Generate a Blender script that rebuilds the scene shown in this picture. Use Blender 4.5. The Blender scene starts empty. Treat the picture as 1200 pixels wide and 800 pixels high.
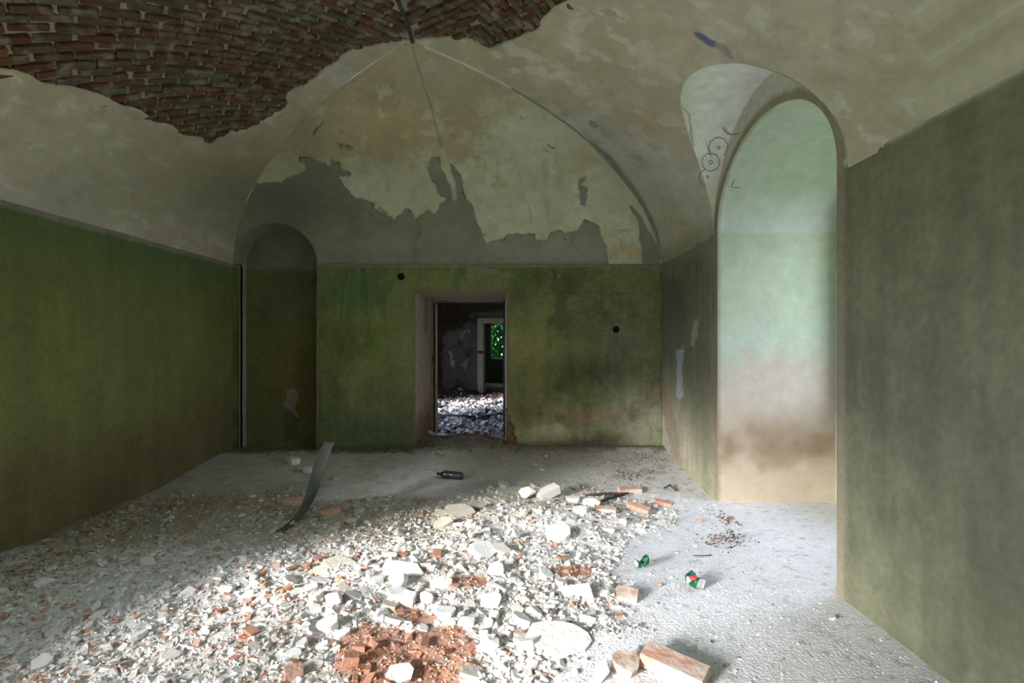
import bpy, bmesh, math, random
import numpy as np
from mathutils import Vector, Matrix
from mathutils.bvhtree import BVHTree

random.seed(7); RNG = np.random.default_rng(11)
SC = bpy.context.scene; COL = SC.collection
R = math.radians

# ------------------------------------------------------------------ camera, world, sun, exposure
cam = bpy.data.objects.new('camera', bpy.data.cameras.new('camera')); COL.objects.link(cam)
cam.data.sensor_width = 36; cam.data.lens = 19.2
cam.location = (0, 0, 1.45); cam.rotation_euler = (R(90), 0, 0)
cam.data.clip_start = 0.05; cam.data.clip_end = 200
SC.camera = cam
F = 640.0; EYE = 1.45

w = bpy.data.worlds.new('world'); SC.world = w; w.use_nodes = True
bg = w.node_tree.nodes['Background']
bg.inputs[0].default_value = (0.70, 0.81, 1.0, 1); bg.inputs[1].default_value = 9.0

def sun(name, az, el, strength, angle, color):
    L = bpy.data.lights.new(name, 'SUN'); L.energy = strength; L.angle = R(angle); L.color = color
    o = bpy.data.objects.new(name, L); COL.objects.link(o)
    d = Vector((math.cos(R(az)) * math.cos(R(el)), math.sin(R(az)) * math.cos(R(el)), -math.sin(R(el))))
    o.rotation_euler = d.to_track_quat('-Z', 'Y').to_euler(); o.location = (-12, -10, 10)
    return o
sun('sun', 45, 16.5, 12.5, 16, (1.0, 0.99, 0.98))

def portal(loc, rot, sx, sy):
    L = bpy.data.lights.new('window_portal', 'AREA'); L.shape = 'RECTANGLE'; L.size = sx; L.size_y = sy
    L.cycles.is_portal = True
    o = bpy.data.objects.new('window_portal', L); COL.objects.link(o); o.location = loc; o.rotation_euler = rot

SC.view_settings.view_transform = 'Standard'; SC.view_settings.look = 'None'
SC.view_settings.gamma = 1.0; SC.view_settings.use_curve_mapping = False
SC.view_settings.exposure = 0.12
SC.cycles.max_bounces = 10; SC.cycles.diffuse_bounces = 7

# ------------------------------------------------------------------ numpy helpers
def hash3(ix, iy, iz):
    n = (ix * 374761393 + iy * 668265263 + iz * 2147483647 // 7 * 3) & 0xffffffff
    n = ((n ^ (n >> 13)) * 1274126177) & 0xffffffff
    n = n ^ (n >> 16)
    return (n & 0xffff) / 65535.0
def vnoise(x, y, z):
    x, y, z = np.broadcast_arrays(np.asarray(x, float), np.asarray(y, float), np.asarray(z, float))
    ix = np.floor(x).astype(np.int64); iy = np.floor(y).astype(np.int64); iz = np.floor(z).astype(np.int64)
    fx = x - ix; fy = y - iy; fz = z - iz
    fx = fx * fx * (3 - 2 * fx); fy = fy * fy * (3 - 2 * fy); fz = fz * fz * (3 - 2 * fz)
    def L(a, b, t): return a + (b - a) * t
    c = [[[hash3(ix + i, iy + j, iz + k) for k in (0, 1)] for j in (0, 1)] for i in (0, 1)]
    return L(L(L(c[0][0][0], c[1][0][0], fx), L(c[0][1][0], c[1][1][0], fx), fy),
             L(L(c[0][0][1], c[1][0][1], fx), L(c[0][1][1], c[1][1][1], fx), fy), fz) * 2 - 1
def fbm(x, y, z=0.0, s=1.0, o=4):
    a = 1.0; t = 0; n = 0
    for k in range(o):
        t = t + a * vnoise(x * s + 17.3 * k, y * s + 9.1 * k, np.asarray(z) * s + 3.7 * k); n += a; a *= .5; s *= 2.03
    return t / n
def sstep(a, b, x):
    t = np.clip((x - a) / (b - a), 0, 1); return t * t * (3 - 2 * t)
def proj(P):
    y = np.maximum(P[..., 1], .05)
    return 600 + F * P[..., 0] / y, 400 - F * (P[..., 2] - EYE) / y
def polysd(u, v, poly):                       # signed distance to polygon, positive inside
    u, v = np.broadcast_arrays(np.asarray(u, float), np.asarray(v, float))
    p = np.array(poly, float); q = np.roll(p, -1, 0)
    d = np.full(u.shape, 1e18); ins = np.zeros(u.shape, bool)
    for a, b in zip(p, q):
        ex, ey = b - a; wx = u - a[0]; wy = v - a[1]
        t = np.clip((wx * ex + wy * ey) / max(ex * ex + ey * ey, 1e-9), 0, 1)
        d = np.minimum(d, (wx - ex * t) ** 2 + (wy - ey * t) ** 2)
        c = ((a[1] > v) != (b[1] > v))
        with np.errstate(divide='ignore', invalid='ignore'):
            xi = (b[0] - a[0]) * (v - a[1]) / (b[1] - a[1] if b[1] != a[1] else 1e-9) + a[0]
        ins ^= c & (u < xi)
    return np.where(ins, 1, -1) * np.sqrt(d)
def linedist(u, v, pts):
    d = np.full(np.shape(u), 1e18)
    for a, b in zip(pts[:-1], pts[1:]):
        ex, ey = b[0] - a[0], b[1] - a[1]; wx = u - a[0]; wy = v - a[1]
        t = np.clip((wx * ex + wy * ey) / (ex * ex + ey * ey), 0, 1)
        d = np.minimum(d, (wx - ex * t) ** 2 + (wy - ey * t) ** 2)
    return np.sqrt(d)
def mix(c, new, m):
    return c + (np.array(new, float) - c) * np.asarray(m)[..., None]
def blob(c, u, v, cx, cy, rx, ry, new, k=1.0):
    d = ((u - cx) / rx) ** 2 + ((v - cy) / ry) ** 2
    return mix(c, new, k * np.exp(-d))

def tag(o, label=None, cat=None, group=None, kind=None):
    if label: o['label'] = label
    if cat: o['category'] = cat
    if group: o['group'] = group
    if kind: o['kind'] = kind
    return o
def mesh_np(name, V, Fc, mat=None, col=None, smooth=True, parent=None):
    me = bpy.data.meshes.new(name)
    V = np.ascontiguousarray(V, dtype=np.float32).reshape(-1, 3)
    Fc = np.asarray(Fc, dtype=np.int32); n = Fc.shape[1]
    me.vertices.add(len(V)); me.vertices.foreach_set('co', V.ravel())
    me.loops.add(Fc.size); me.loops.foreach_set('vertex_index', Fc.ravel())
    me.polygons.add(len(Fc)); me.polygons.foreach_set('loop_start', np.arange(0, Fc.size, n, dtype=np.int32))
    me.polygons.foreach_set('loop_total', np.full(len(Fc), n, dtype=np.int32))
    me.polygons.foreach_set('use_smooth', np.full(len(Fc), smooth, dtype=bool))
    me.update(calc_edges=True); me.validate()
    if col is not None:
        a = me.attributes.new('Col', 'FLOAT_COLOR', 'POINT')
        c = np.ones((len(V), 4), np.float32); c[:, :3] = np.clip(np.asarray(col).reshape(-1, 3), 0, 1)
        a.data.foreach_set('color', c.ravel())
    if mat: me.materials.append(mat)
    o = bpy.data.objects.new(name, me); COL.objects.link(o)
    if parent: o.parent = parent
    return o
def surf(name, U, Vv, fmap, mat, colf, keep=None, skirt=None, relief=None, parent=None, flip=False, maxstep=None):
    """grid over U x Vv mapped by fmap(u,v)->xyz; kept where keep>0 with the rim snapped onto keep=0"""
    uu, vv = np.meshgrid(np.asarray(U, float), np.asarray(Vv, float), indexing='ij'); nu, nv = uu.shape
    idx = np.arange(nu * nv).reshape(nu, nv)
    Q = np.stack([idx[:-1, :-1], idx[1:, :-1], idx[1:, 1:], idx[:-1, 1:]], -1).reshape(-1, 4)
    if flip: Q = Q[:, ::-1]
    uu = uu.ravel().copy(); vv = vv.ravel().copy()
    if keep is not None:
        f = keep(uu, vv); k = (f > 0)[Q].any(1); Q = Q[k]
        bad = np.zeros(len(uu), bool); bad[np.unique(Q)] = True; bad &= f <= 0
        b = np.where(bad)[0]
        ms = maxstep or 1.6 * max(np.median(np.diff(U)), np.median(np.diff(Vv)))
        u0, v0 = uu[b].copy(), vv[b].copy(); e = ms * .08
        for it in range(4):
            fb = keep(uu[b], vv[b])
            gx = (keep(uu[b] + e, vv[b]) - fb) / e; gy = (keep(uu[b], vv[b] + e) - fb) / e
            g2 = gx * gx + gy * gy + 1e-9
            sx = -fb * gx / g2; sy = -fb * gy / g2
            l = np.hypot(sx, sy) + 1e-12; s = np.minimum(1, ms / l)
            uu[b] = np.clip(uu[b] + sx * s, u0 - ms, u0 + ms); vv[b] = np.clip(vv[b] + sy * s, v0 - ms, v0 + ms)
    P = fmap(uu, vv)
    used = np.unique(Q); rm = -np.ones(len(uu), np.int64); rm[used] = np.arange(len(used))
    P = P[used]; Q = rm[Q]; uu = uu[used]; vv = vv[used]
    col = colf(P, uu, vv)
    if relief is not None: P = relief(P, uu, vv)
    if skirt is not None:
        E = np.concatenate([Q[:, [0, 1]], Q[:, [1, 2]], Q[:, [2, 3]], Q[:, [3, 0]]])
        S = np.sort(E, 1); key = S[:, 0] * 10000000 + S[:, 1]
        _, inv, cnt = np.unique(key, return_inverse=True, return_counts=True)
        B = E[cnt[inv.ravel()] == 1]
        vs = np.unique(B); m2 = -np.ones(len(P), np.int64); m2[vs] = len(P) + np.arange(len(vs))
        off = skirt(P[vs], uu[vs], vv[vs])
        P2 = P[vs] + off
        Q = np.concatenate([Q, np.stack([B[:, 1], B[:, 0], m2[B[:, 0]], m2[B[:, 1]]], -1)])
        col = np.concatenate([col, col[vs] * .8]); P = np.concatenate([P, P2])
    return mesh_np(name, P, Q, mat, col, parent=parent)

class MB:                                       # collects simple solids into one mesh
    def __init__(s): s.v = []; s.f = []
    def box(s, a, b, jit=0):
        n = len(s.v); (x0, y0, z0), (x1, y1, z1) = a, b
        for p in ((x0, y0, z0), (x1, y0, z0), (x1, y1, z0), (x0, y1, z0), (x0, y0, z1), (x1, y0, z1), (x1, y1, z1), (x0, y1, z1)):
            s.v.append(tuple(q + random.uniform(-jit, jit) for q in p))
        for f in ((3, 2, 1, 0), (4, 5, 6, 7), (0, 1, 5, 4), (1, 2, 6, 5), (2, 3, 7, 6), (3, 0, 4, 7)): s.f.append([n + i for i in f])
        return s
    def tube(s, pts, rad, k=6, cap=True):
        n0 = len(s.v); pts = [Vector(p) for p in pts]
        if not hasattr(rad, '__len__'): rad = [rad] * len(pts)
        for i, p in enumerate(pts):
            t = (pts[min(i + 1, len(pts) - 1)] - pts[max(i - 1, 0)]).normalized()
            a = t.cross(Vector((0, 0, 1)));
            if a.length < .1: a = t.cross(Vector((0, 1, 0)))
            a.normalize(); b = t.cross(a)
            for j in range(k):
                th = 2 * math.pi * j / k; s.v.append(tuple(p + (a * math.cos(th) + b * math.sin(th)) * rad[i]))
        for i in range(len(pts) - 1):
            for j in range(k):
                s.f.append([n0 + i * k + j, n0 + i * k + (j + 1) % k, n0 + (i + 1) * k + (j + 1) % k, n0 + (i + 1) * k + j])
        if cap:
            s.f.append([n0 + j for j in range(k)][::-1]); s.f.append([n0 + (len(pts) - 1) * k + j for j in range(k)])
        return s
    def build(s, name, mat, parent=None, bevel=0, smooth=False):
        me = bpy.data.meshes.new(name); me.from_pydata(s.v, [], s.f); me.update()
        bm = bmesh.new(); bm.from_mesh(me)
        bmesh.ops.recalc_face_normals(bm, faces=bm.faces)
        if bevel: bmesh.ops.bevel(bm, geom=list(bm.edges), offset=bevel, segments=1, affect='EDGES')
        for f in bm.faces: f.smooth = smooth
        bm.to_mesh(me); bm.free()
        if mat: me.materials.append(mat)
        o = bpy.data.objects.new(name, me); COL.objects.link(o)
        if parent: o.parent = parent
        return o

# ------------------------------------------------------------------ materials
def mat(name, color=None, rough=.9, noise=.12, scale=30, bump=.25, bscale=60, attr=False, rand=None, metal=0, spec=.2, extra=None, bdist=.01):
    m = bpy.data.materials.new(name); m.use_nodes = True; nt = m.node_tree; N = nt.nodes; Lk = nt.links
    p = N['Principled BSDF']; p.inputs['Roughness'].default_value = rough; p.inputs['Metallic'].default_value = metal
    p.inputs['Specular IOR Level'].default_value = spec
    tc = N.new('ShaderNodeTexCoord')
    if attr or (color is None and not rand):
        a = N.new('ShaderNodeAttribute'); a.attribute_name = 'Col'; base = a.outputs['Color']
    else:
        a = N.new('ShaderNodeRGB'); a.outputs[0].default_value = (*(color or (.5, .5, .5)), 1); base = a.outputs[0]
    if rand:
        oi = N.new('ShaderNodeObjectInfo'); cr = N.new('ShaderNodeValToRGB'); cr.color_ramp.interpolation = 'LINEAR'
        els = cr.color_ramp.elements
        for i, c in enumerate(rand):
            e = els[i] if i < 2 else els.new(i / (len(rand) - 1))
            e.position = i / (len(rand) - 1); e.color = (*c, 1)
        Lk.new(oi.outputs['Random'], cr.inputs[0]); base = cr.outputs[0]
    n1 = N.new('ShaderNodeTexNoise'); n1.inputs['Scale'].default_value = scale; n1.inputs['Detail'].default_value = 6
    n1.inputs['Roughness'].default_value = .65
    Lk.new(tc.outputs['Object'], n1.inputs['Vector'])
    mr = N.new('ShaderNodeMapRange'); mr.inputs[1].default_value = .3; mr.inputs[2].default_value = .7
    mr.inputs[3].default_value = 1 - noise; mr.inputs[4].default_value = 1 + noise
    Lk.new(n1.outputs['Fac'], mr.inputs[0])
    mx = N.new('ShaderNodeMix'); mx.data_type = 'RGBA'; mx.blend_type = 'MULTIPLY'; mx.inputs[0].default_value = 1
    cb = N.new('ShaderNodeCombineColor')
    for i in range(3): Lk.new(mr.outputs[0], cb.inputs[i])
    Lk.new(base, mx.inputs[6]); Lk.new(cb.outputs[0], mx.inputs[7]); out = mx.outputs[2]
    if extra: out = extra(nt, tc, out)
    Lk.new(out, p.inputs['Base Color'])
    if bump:
        n2 = N.new('ShaderNodeTexNoise'); n2.inputs['Scale'].default_value = bscale; n2.inputs['Detail'].default_value = 5
        Lk.new(tc.outputs['Object'], n2.inputs['Vector'])
        b = N.new('ShaderNodeBump'); b.inputs['Strength'].default_value = bump; b.inputs['Distance'].default_value = bdist
        Lk.new(n2.outputs['Fac'], b.inputs['Height']); Lk.new(b.outputs[0], p.inputs['Normal'])
    return m
def moss(nt, tc, out):                          # lime bloom and green growth over the old bricks
    N = nt.nodes; L = nt.links; g = N.new('ShaderNodeNewGeometry')
    for sc_, lo, hi, col_ in ((1.6, .48, .64, (.13, .13, .07)), (8.0, .50, .66, (.34, .30, .22))):
        n = N.new('ShaderNodeTexNoise'); n.inputs['Scale'].default_value = sc_; n.inputs['Detail'].default_value = 5
        L.new(g.outputs['Position'], n.inputs['Vector'])
        r = N.new('ShaderNodeMapRange'); r.inputs[1].default_value = lo; r.inputs[2].default_value = hi; r.inputs[4].default_value = .75
        L.new(n.outputs['Fac'], r.inputs[0])
        m = N.new('ShaderNodeMix'); m.data_type = 'RGBA'; L.new(r.outputs[0], m.inputs[0]); L.new(out, m.inputs[6]); m.inputs[7].default_value = (*col_, 1); out = m.outputs[2]
    return out
def dust(nt, tc, out):                          # pale plaster dust lying on upward faces, broken by noise
    N = nt.nodes; L = nt.links
    n = N.new('ShaderNodeTexNoise'); n.inputs['Scale'].default_value = 9; n.inputs['Detail'].default_value = 5
    L.new(tc.outputs['Object'], n.inputs['Vector'])
    r = N.new('ShaderNodeMapRange'); r.inputs[1].default_value = .40; r.inputs[2].default_value = .56; r.inputs[4].default_value = .8
    L.new(n.outputs['Fac'], r.inputs[0])
    m = N.new('ShaderNodeMix'); m.data_type = 'RGBA'; L.new(r.outputs[0], m.inputs[0]); L.new(out, m.inputs[6]); m.inputs[7].default_value = (.60, .52, .46, 1)
    return m.outputs[2]
M = {}
M['wall'] = mat('painted_plaster', attr=True, noise=.14, scale=22, bump=.35, bscale=25)
M['vault'] = mat('vault_plaster', attr=True, noise=.09, scale=9, bump=.3, bscale=14)
M['floor'] = mat('dusty_floor', attr=True, noise=.16, scale=55, bump=.7, bscale=70, bdist=.012)
M['mortar'] = mat('mortar', (.20, .17, .12), noise=.35, scale=14, bump=.9, bscale=40, bdist=.02)
M['brick'] = mat('vault_brick', rand=[(.13, .055, .035), (.17, .08, .05), (.12, .10, .055), (.20, .11, .07), (.15, .065, .045), (.17, .15, .10)], noise=.3, scale=18, bump=.8, bscale=45, bdist=.008, extra=moss)
M['plaster'] = mat('plaster_fragment', rand=[(.78, .76, .72), (.84, .83, .81), (.70, .65, .58), (.82, .80, .78), (.74, .69, .64)], noise=.12, scale=25, bump=.5, bscale=60)
M['dusty_plaster'] = mat('dusty_plaster_fragment', rand=[(.44, .39, .30), (.52, .47, .38), (.38, .35, .28), (.58, .53, .45)], noise=.15, scale=25, bump=.5, bscale=60)  # tan plaster; the darker tone also stands for shade at the back left
M['brickbit'] = mat('brick_fragment', rand=[(.50, .25, .16), (.56, .31, .21), (.44, .21, .13), (.60, .42, .34)], noise=.25, scale=22, bump=.6, bscale=60)
M['pinkbrick'] = mat('dusty_pink_brick', (.58, .33, .24), noise=.2, scale=12, bump=.7, bscale=30, extra=dust)
M['tanbrick'] = mat('tan_worn_brick', (.42, .30, .23), noise=.2, scale=12, bump=.7, bscale=30, extra=dust)
M['cream'] = mat('cream_plaster', (.78, .72, .65), noise=.08, scale=12, bump=.3)
M['white'] = mat('white_plaster', (.83, .81, .77), noise=.1, scale=14, bump=.45, bscale=35)
M['rubble'] = mat('rubble_mix', attr=True, noise=.15, scale=40, bump=.4, bscale=80)
M['wood'] = mat('old_painted_wood', (.30, .27, .20), noise=.3, scale=16, bump=.4)
M['palewood'] = mat('pale_painted_wood', (.56, .50, .36), noise=.2, scale=8, bump=.3)
M['darkwood'] = mat('dark_wood', (.07, .055, .045), noise=.3, scale=20, bump=.4)
M['greytrim'] = mat('grey_green_strip', (.085, .092, .072), rough=.55, noise=.25, scale=9, bump=.3, spec=.4)
M['bottle'] = mat('brown_plastic', (.045, .035, .035), rough=.25, noise=.3, scale=20, bump=.1, spec=.5)
M['cangreen'] = mat('green_enamel', (.012, .12, .055), rough=.35, noise=.3, scale=30, bump=.1, metal=.4, spec=.5)
M['silver'] = mat('aluminium', (.75, .77, .80), rough=.3, noise=.1, scale=30, bump=.1, metal=.8)
M['red'] = mat('red_print', (.65, .06, .06), rough=.4, noise=.1, bump=0)
M['roomdark0'] = mat('dark_seam', (.09, .085, .08), noise=.4, scale=12, bump=.4)
M['black'] = mat('black_void', (.01, .01, .01), noise=.1, bump=0)
M['leaf'] = mat('leaf', rand=[(.10, .30, .05), (.16, .42, .08)], noise=.4, scale=3, bump=0)
M['deadleaf'] = mat('dead_leaves', (.06, .04, .03), noise=.5, scale=30, bump=.5)
M['pencil'] = mat('pencil_line', (.17, .16, .15), noise=.2, bump=0)
M['grass'] = mat('grass', (.08, .16, .04), noise=.5, scale=4, bump=.4)

# ------------------------------------------------------------------ room dimensions
XL, XR, YB, Y0, ZD = -3.78, 2.03, 7.40, -3.2, 2.50       # left, right, back, front wall, springing
XC, YH, RISE = -0.92, 5.0, 1.70                           # ridge line, start of the hip, rise
AL, AR, BH = XC - XL, XR - XC, YB - YH
YW, WW, WH = 4.40, 1.10, 1.05                             # lunette: centre, half width, height
OW, OZ, OH = 0.99, 2.56, 0.72                             # window arch: half width, springing, rise
XW = 3.20                                                 # depth of the embrasure
DX0, DX1, DZ = -1.307, -0.070, 2.12                       # doorway
NX0, NX1, NZ, NR = -3.68, -2.636, 2.50, 0.522             # niche

GREYP1 = [(250,205),(300,215),(330,212),(336,206),(343,205),(352,203),(358,198),(357,192),(350,190),(351,185),(362,184),(370,186),(378,190),(388,194),(390,188),(397,190),(403,199),(411,203),(410,207),(398,207),(397,210),(402,216),(408,221),(410,227),(418,232),(430,234),(437,239),(442,245),(452,250),(462,256),(470,251),(475,243),(484,247),(487,255),(494,253),(500,247),(505,247),(511,250),(513,241),(520,237),(524,233),(512,226),(511,215),(503,207),(502,190),(506,184),(515,185),(518,196),(523,210),(530,222),(534,216),(526,192),(533,195),(540,205),(544,222),(545,232),(554,240),(558,252),(562,265),(567,278),(571,284),(576,298),(577,330),(200,330)]
GREYP2 = [(571,284),(580,280),(590,281),(598,274),(608,275),(620,273),(628,274),(630,282),(642,279),(645,270),(655,270),(665,272),(677,270),(685,258),(695,261),(703,266),(707,280),(712,290),(713,330),(577,330)]
GREYP3 = [(737,240),(750,250),(775,296),(775,330),(757,330),(750,285),(749,262)]
GREYP4 = [(677,210),(686,205),(687,212),(683,215),(690,221),(688,232),(685,241),(681,240),(679,222)]
GREYP5 = [(366,157),(371,150),(380,141),(381,144),(373,154),(367,159)]
BLUEP = [(811,38),(818,36),(835,46),(850,53),(860,64),(857,70),(845,60),(830,53),(818,46)]
BRICKB = [(-900,-900),(700,-900),(680,-40),(664,2),(652,8),(640,18),(628,30),(610,40),(596,48),(575,52),(548,50),(520,47),(495,49),(482,50),(460,51),(440,53),(420,60),(402,71),(388,79),(372,90),(352,103),(338,113),(330,130),(300,150),(250,165),(200,150),(140,120),(60,95),(-100,60),(-900,0)]

def warp(u, v, a=2.0, s=.12, z=0.0):
    return u + a * fbm(u, v, z, s, 3), v + a * fbm(u, v, z + 31.7, s, 3)

def greymask(u, v):
    uu, vv = warp(u, v, 2.2, .16)
    d = polysd(uu, vv, GREYP1)
    for g in (GREYP2, GREYP3, GREYP4, GREYP5): d = np.maximum(d, polysd(uu, vv, g))
    return d

PALE = (.42, .43, .315)
def col_back_cell(P, a, b):
    u, v = proj(P); n = fbm(u, v, 0, .022, 5); n2 = fbm(u, v, 5, .07, 4)
    wu, wv = u + 18 * n, v + 14 * n2
    c = np.tile(np.array(PALE), (len(u), 1))
    tan = (.36, .285, .165)
    n3 = fbm(u, v, 21, .05, 5); n4 = fbm(u, v, 33, .3, 3)
    fld = sstep(235, 130, v + 55 * n3) * sstep(650, 530, u + 90 * n3)
    c = mix(c, tan, .75 * sstep(.28, .62, fld + .35 * n4 * .5))
    c = mix(c, (.27, .235, .15), .5 * sstep(.18, .5, n3 + .3 * n4) * sstep(240, 150, v))
    c = mix(c, (.48, .49, .39), .7 * sstep(.22, .34, fbm(u, v, 44, .04, 5)))
    c = mix(c, (.30, .27, .18), .35 * sstep(.30, .5, fbm(u * 1.6, v * .5, 52, .09, 3)))
    c = blob(c, wu, wv, 560, 105, 60, 45, (.30, .27, .17), .7)
    c = blob(c, wu, wv, 470, 165, 60, 30, tan, .5)
    c = blob(c, wu, wv, 345, 160, 40, 60, (.27, .25, .17), .7)
    c = blob(c, wu, wv, 620, 150, 30, 20, (.50, .52, .42), .6)
    c = blob(c, wu, wv, 515, 85, 30, 25, (.37, .37, .30), .6)
    c = blob(c, wu, wv, 475, 75, 16, 40, (.33, .35, .24), .5)
    c = blob(c, wu, wv, 440, 222, 45, 22, (.46, .47, .36), .6)
    c = blob(c, wu, wv, 680, 190, 18, 18, (.36, .31, .18), .6)
    for cx, cy in ((637, 195), (640, 205), (655, 215), (485, 225), (455, 220), (560, 190), (640, 240), (706, 92)):
        c = blob(c, u, v, cx, cy, 3.5, 9, (.30, .27, .17), .45)
    c = blob(c, wu, wv, 735, 295, 26, 9, (.40, .32, .16), .8)
    m = (polysd(*warp(u, v, 3, .2), [(428,116),(440,119),(455,124),(458,131),(452,134),(446,128),(436,126)]) > 0)
    c = mix(c, (.38, .27, .18), m * .8)
    c = c * (1 + .16 * n + .10 * n2)[:, None]
    # grey undercoat where the paint has come away
    g = greymask(u, v); gm = sstep(-.2, .8, g)
    gc = np.tile(np.array((.205, .20, .155)), (len(u), 1))
    gc = blob(gc, wu, wv, 350, 240, 70, 45, (.125, .125, .095), .9)
    gc = blob(gc, wu, wv, 430, 285, 50, 20, (.235, .235, .18), .6)
    gc = blob(gc, wu, wv, 530, 275, 30, 20, (.24, .225, .17), .5)
    gc = blob(gc, wu, wv, 640, 292, 60, 18, (.27, .27, .22), .9)
    gc = blob(gc, wu, wv, 685, 222, 12, 20, (.20, .19, .18), .9)
    gc = mix(gc, (.14, .135, .10), .6 * np.exp(-(linedist(wu, v, [(490, 252), (494, 270), (482, 310)]) / 3) ** 2))
    gc = gc * (1 + .18 * n + .14 * n2)[:, None]
    c = c * (1 - .0 * gm)[:, None] + 0
    c = mix(c, (0, 0, 0), 0 * gm); c = c * (1 - gm)[:, None] + gc * gm[:, None]
    rim = np.exp(-((g - .2) / .9) ** 2); c = mix(c, (.06, .055, .045), rim * np.clip(fbm(u, v, 9, .09, 3) * 2.2, 0, .9))  # shadow under the flake edge painted as broken dark spots
    # cracks radiating from the crown
    k = linedist(u + 2 * n2, v, [(483, 55), (492, 85), (501, 112), (512, 150), (519, 178)])
    c = mix(c, (.17, .17, .13), .65 * np.exp(-(k / 1.3) ** 2))
    k = linedist(u + 1.5 * n2, v, [(518, 176), (524, 195), (531, 216), (533, 232)])
    c = mix(c, (.44, .43, .36), .8 * np.exp(-(k / 2.6) ** 2))
    k = linedist(u + 1.5 * n2, v, [(478, 55), (431, 90), (409, 110), (375, 142), (352, 175), (340, 205)])
    c = mix(c, (.42, .41, .29), .2 * np.exp(-(k / 1.6) ** 2))
    for (pu, pv, pr_) in ((400,171,4),(409,173,4),(400,154,2.5),(646,172,3.5),(614,140,2.5),(531,160,2),(705,91,2),(537,203,1.5),(541,212,2),(543,226,2),(566,274,2),(483,249,2),(446,245,3),(452,249,3),(663,281,2),(684,257,3),(592,281,3),(631,281,2.5)):
        c = mix(c, (.10, .095, .075), .7 * sstep(1.2, .7, np.hypot((wu - 18 * n + 5 * n4 - pu) / pr_, (wv - 14 * n2 + 4 * n4 - pv) / (pr_ * .6))))
    for q in (((349,171),(353,174)), ((405,170),(414,173)), ((399,154),(401,157)), ((609,225),(614,232),(616,238)), ((620,238),(623,262)), ((517,160),(518,166)), ((432,222),(433,228)), ((616,259),(622,260)), ((440,235),(444,238)), ((447,246),(451,249)), ((720,270),(740,270)), ((715,275),(730,283)), ((722,296),(722,302))):
        c = mix(c, (.15, .14, .11), .38 * np.exp(-(linedist(u + 2 * n2, v + 2 * n, list(q)) / .8) ** 2))
    return c
def rel_back_cell(P, a, b):
    u, v = proj(P); g = sstep(-.3, .6, greymask(u, v))
    n = fbm(P[:, 0], P[:, 2], P[:, 1], 1.1, 3) * .016 + fbm(P[:, 0], P[:, 2], 3, 7, 3) * .003
    P = P.copy(); P[:, 1] += g * .006 + n; return P
VK = np.array((1.72, 1.66, 1.68))
def col_side_cell(P, a, b):
    u, v = proj(P)
    x, y, z = P[:, 0], P[:, 1], P[:, 2]
    n = fbm(x, y, z, 1.3, 5); n2 = fbm(x, y, z, 5, 4); n3 = fbm(x * .6 + z, y * .25, 3, 9, 3)
    c = np.tile(np.array((.39, .365, .28)), (len(u), 1))
    vv = np.clip(v, -400, 900); uu = np.clip(u, -900, 1400)
    c = mix(c, (.34, .295, .205), sstep(-.3, .4, n) * .8)
    wu, wv = uu + 25 * n, vv + 20 * n2
    c = mix(c, (.41, .43, .39), sstep(110, 180, wv - (wu - 700) * .3) * .8 * (uu > 560))
    n4 = fbm(uu * .5 + vv * .4, vv - uu * .45, 3, .06, 5)
    c = mix(c, (.46, .45, .38), .7 * sstep(.2, .33, n4)); c = mix(c, (.31, .26, .17), .45 * sstep(-.18, -.34, n4))
    c = blob(c, wu, wv, 680, 50, 16, 14, (.52, .51, .43), .8)
    c = blob(c, wu, wv, 655, 93, 22, 9, (.52, .52, .45), .8)
    c = blob(c, wu, wv, 800, 70, 60, 50, (.44, .40, .31), .5)
    c = blob(c, wu, wv, 790, 240, 35, 40, (.36, .345, .27), .6)
    c = blob(c, wu, wv, 815, 285, 40, 20, (.37, .32, .22), .6)
    c = blob(c, wu, wv, 770, 130, 25, 30, (.34, .29, .20), .6)
    c = blob(c, wu, wv, 270, 230, 90, 60, (.20, .19, .14), .8)
    c = blob(c, wu, wv, 100, 230, 130, 60, (.24, .24, .18), .7)
    c = c * (1 + .12 * n + .10 * n2 + .06 * n3)[:, None]
    m = polysd(*warp(uu, vv, 2, .2), BLUEP); bm_ = sstep(-.3, .8, m)
    blue = np.where((uu < 838)[:, None], np.array((.12, .13, .23)), np.array((.25, .235, .22)))
    c = c * (1 - bm_)[:, None] + blue * bm_[:, None]
    for poly, cc in (([(700,12),(712,11),(724,15),(722,20),(710,18)], (.27, .26, .23)), ([(690,140),(698,143),(703,148),(700,151),(692,147)], (.20, .20, .19))):
        c = mix(c, cc, (polysd(*warp(uu, vv, 2, .2), poly) > 0) * .8)
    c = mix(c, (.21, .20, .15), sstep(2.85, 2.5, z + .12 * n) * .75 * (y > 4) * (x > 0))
    # darker roll along the groin
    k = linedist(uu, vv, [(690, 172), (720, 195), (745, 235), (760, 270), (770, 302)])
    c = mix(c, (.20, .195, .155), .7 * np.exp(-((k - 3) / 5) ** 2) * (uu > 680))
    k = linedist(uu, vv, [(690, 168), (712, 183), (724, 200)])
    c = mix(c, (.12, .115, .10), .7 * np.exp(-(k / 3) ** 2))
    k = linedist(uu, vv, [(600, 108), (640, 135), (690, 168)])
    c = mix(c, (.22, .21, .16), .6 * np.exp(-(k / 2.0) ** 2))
    return c
def rel_side(P, a, b):
    n = fbm(P[:, 0], P[:, 2], P[:, 1], 1.0, 3) * .018 + fbm(P[:, 0], P[:, 2], P[:, 1], 8, 3) * .003
    P = P.copy(); P[:, 2] += n * sstep(2.5, 2.8, P[:, 2]); P[:, 0] += n * .3 * sstep(2.5, 2.8, P[:, 2]); return P

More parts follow.
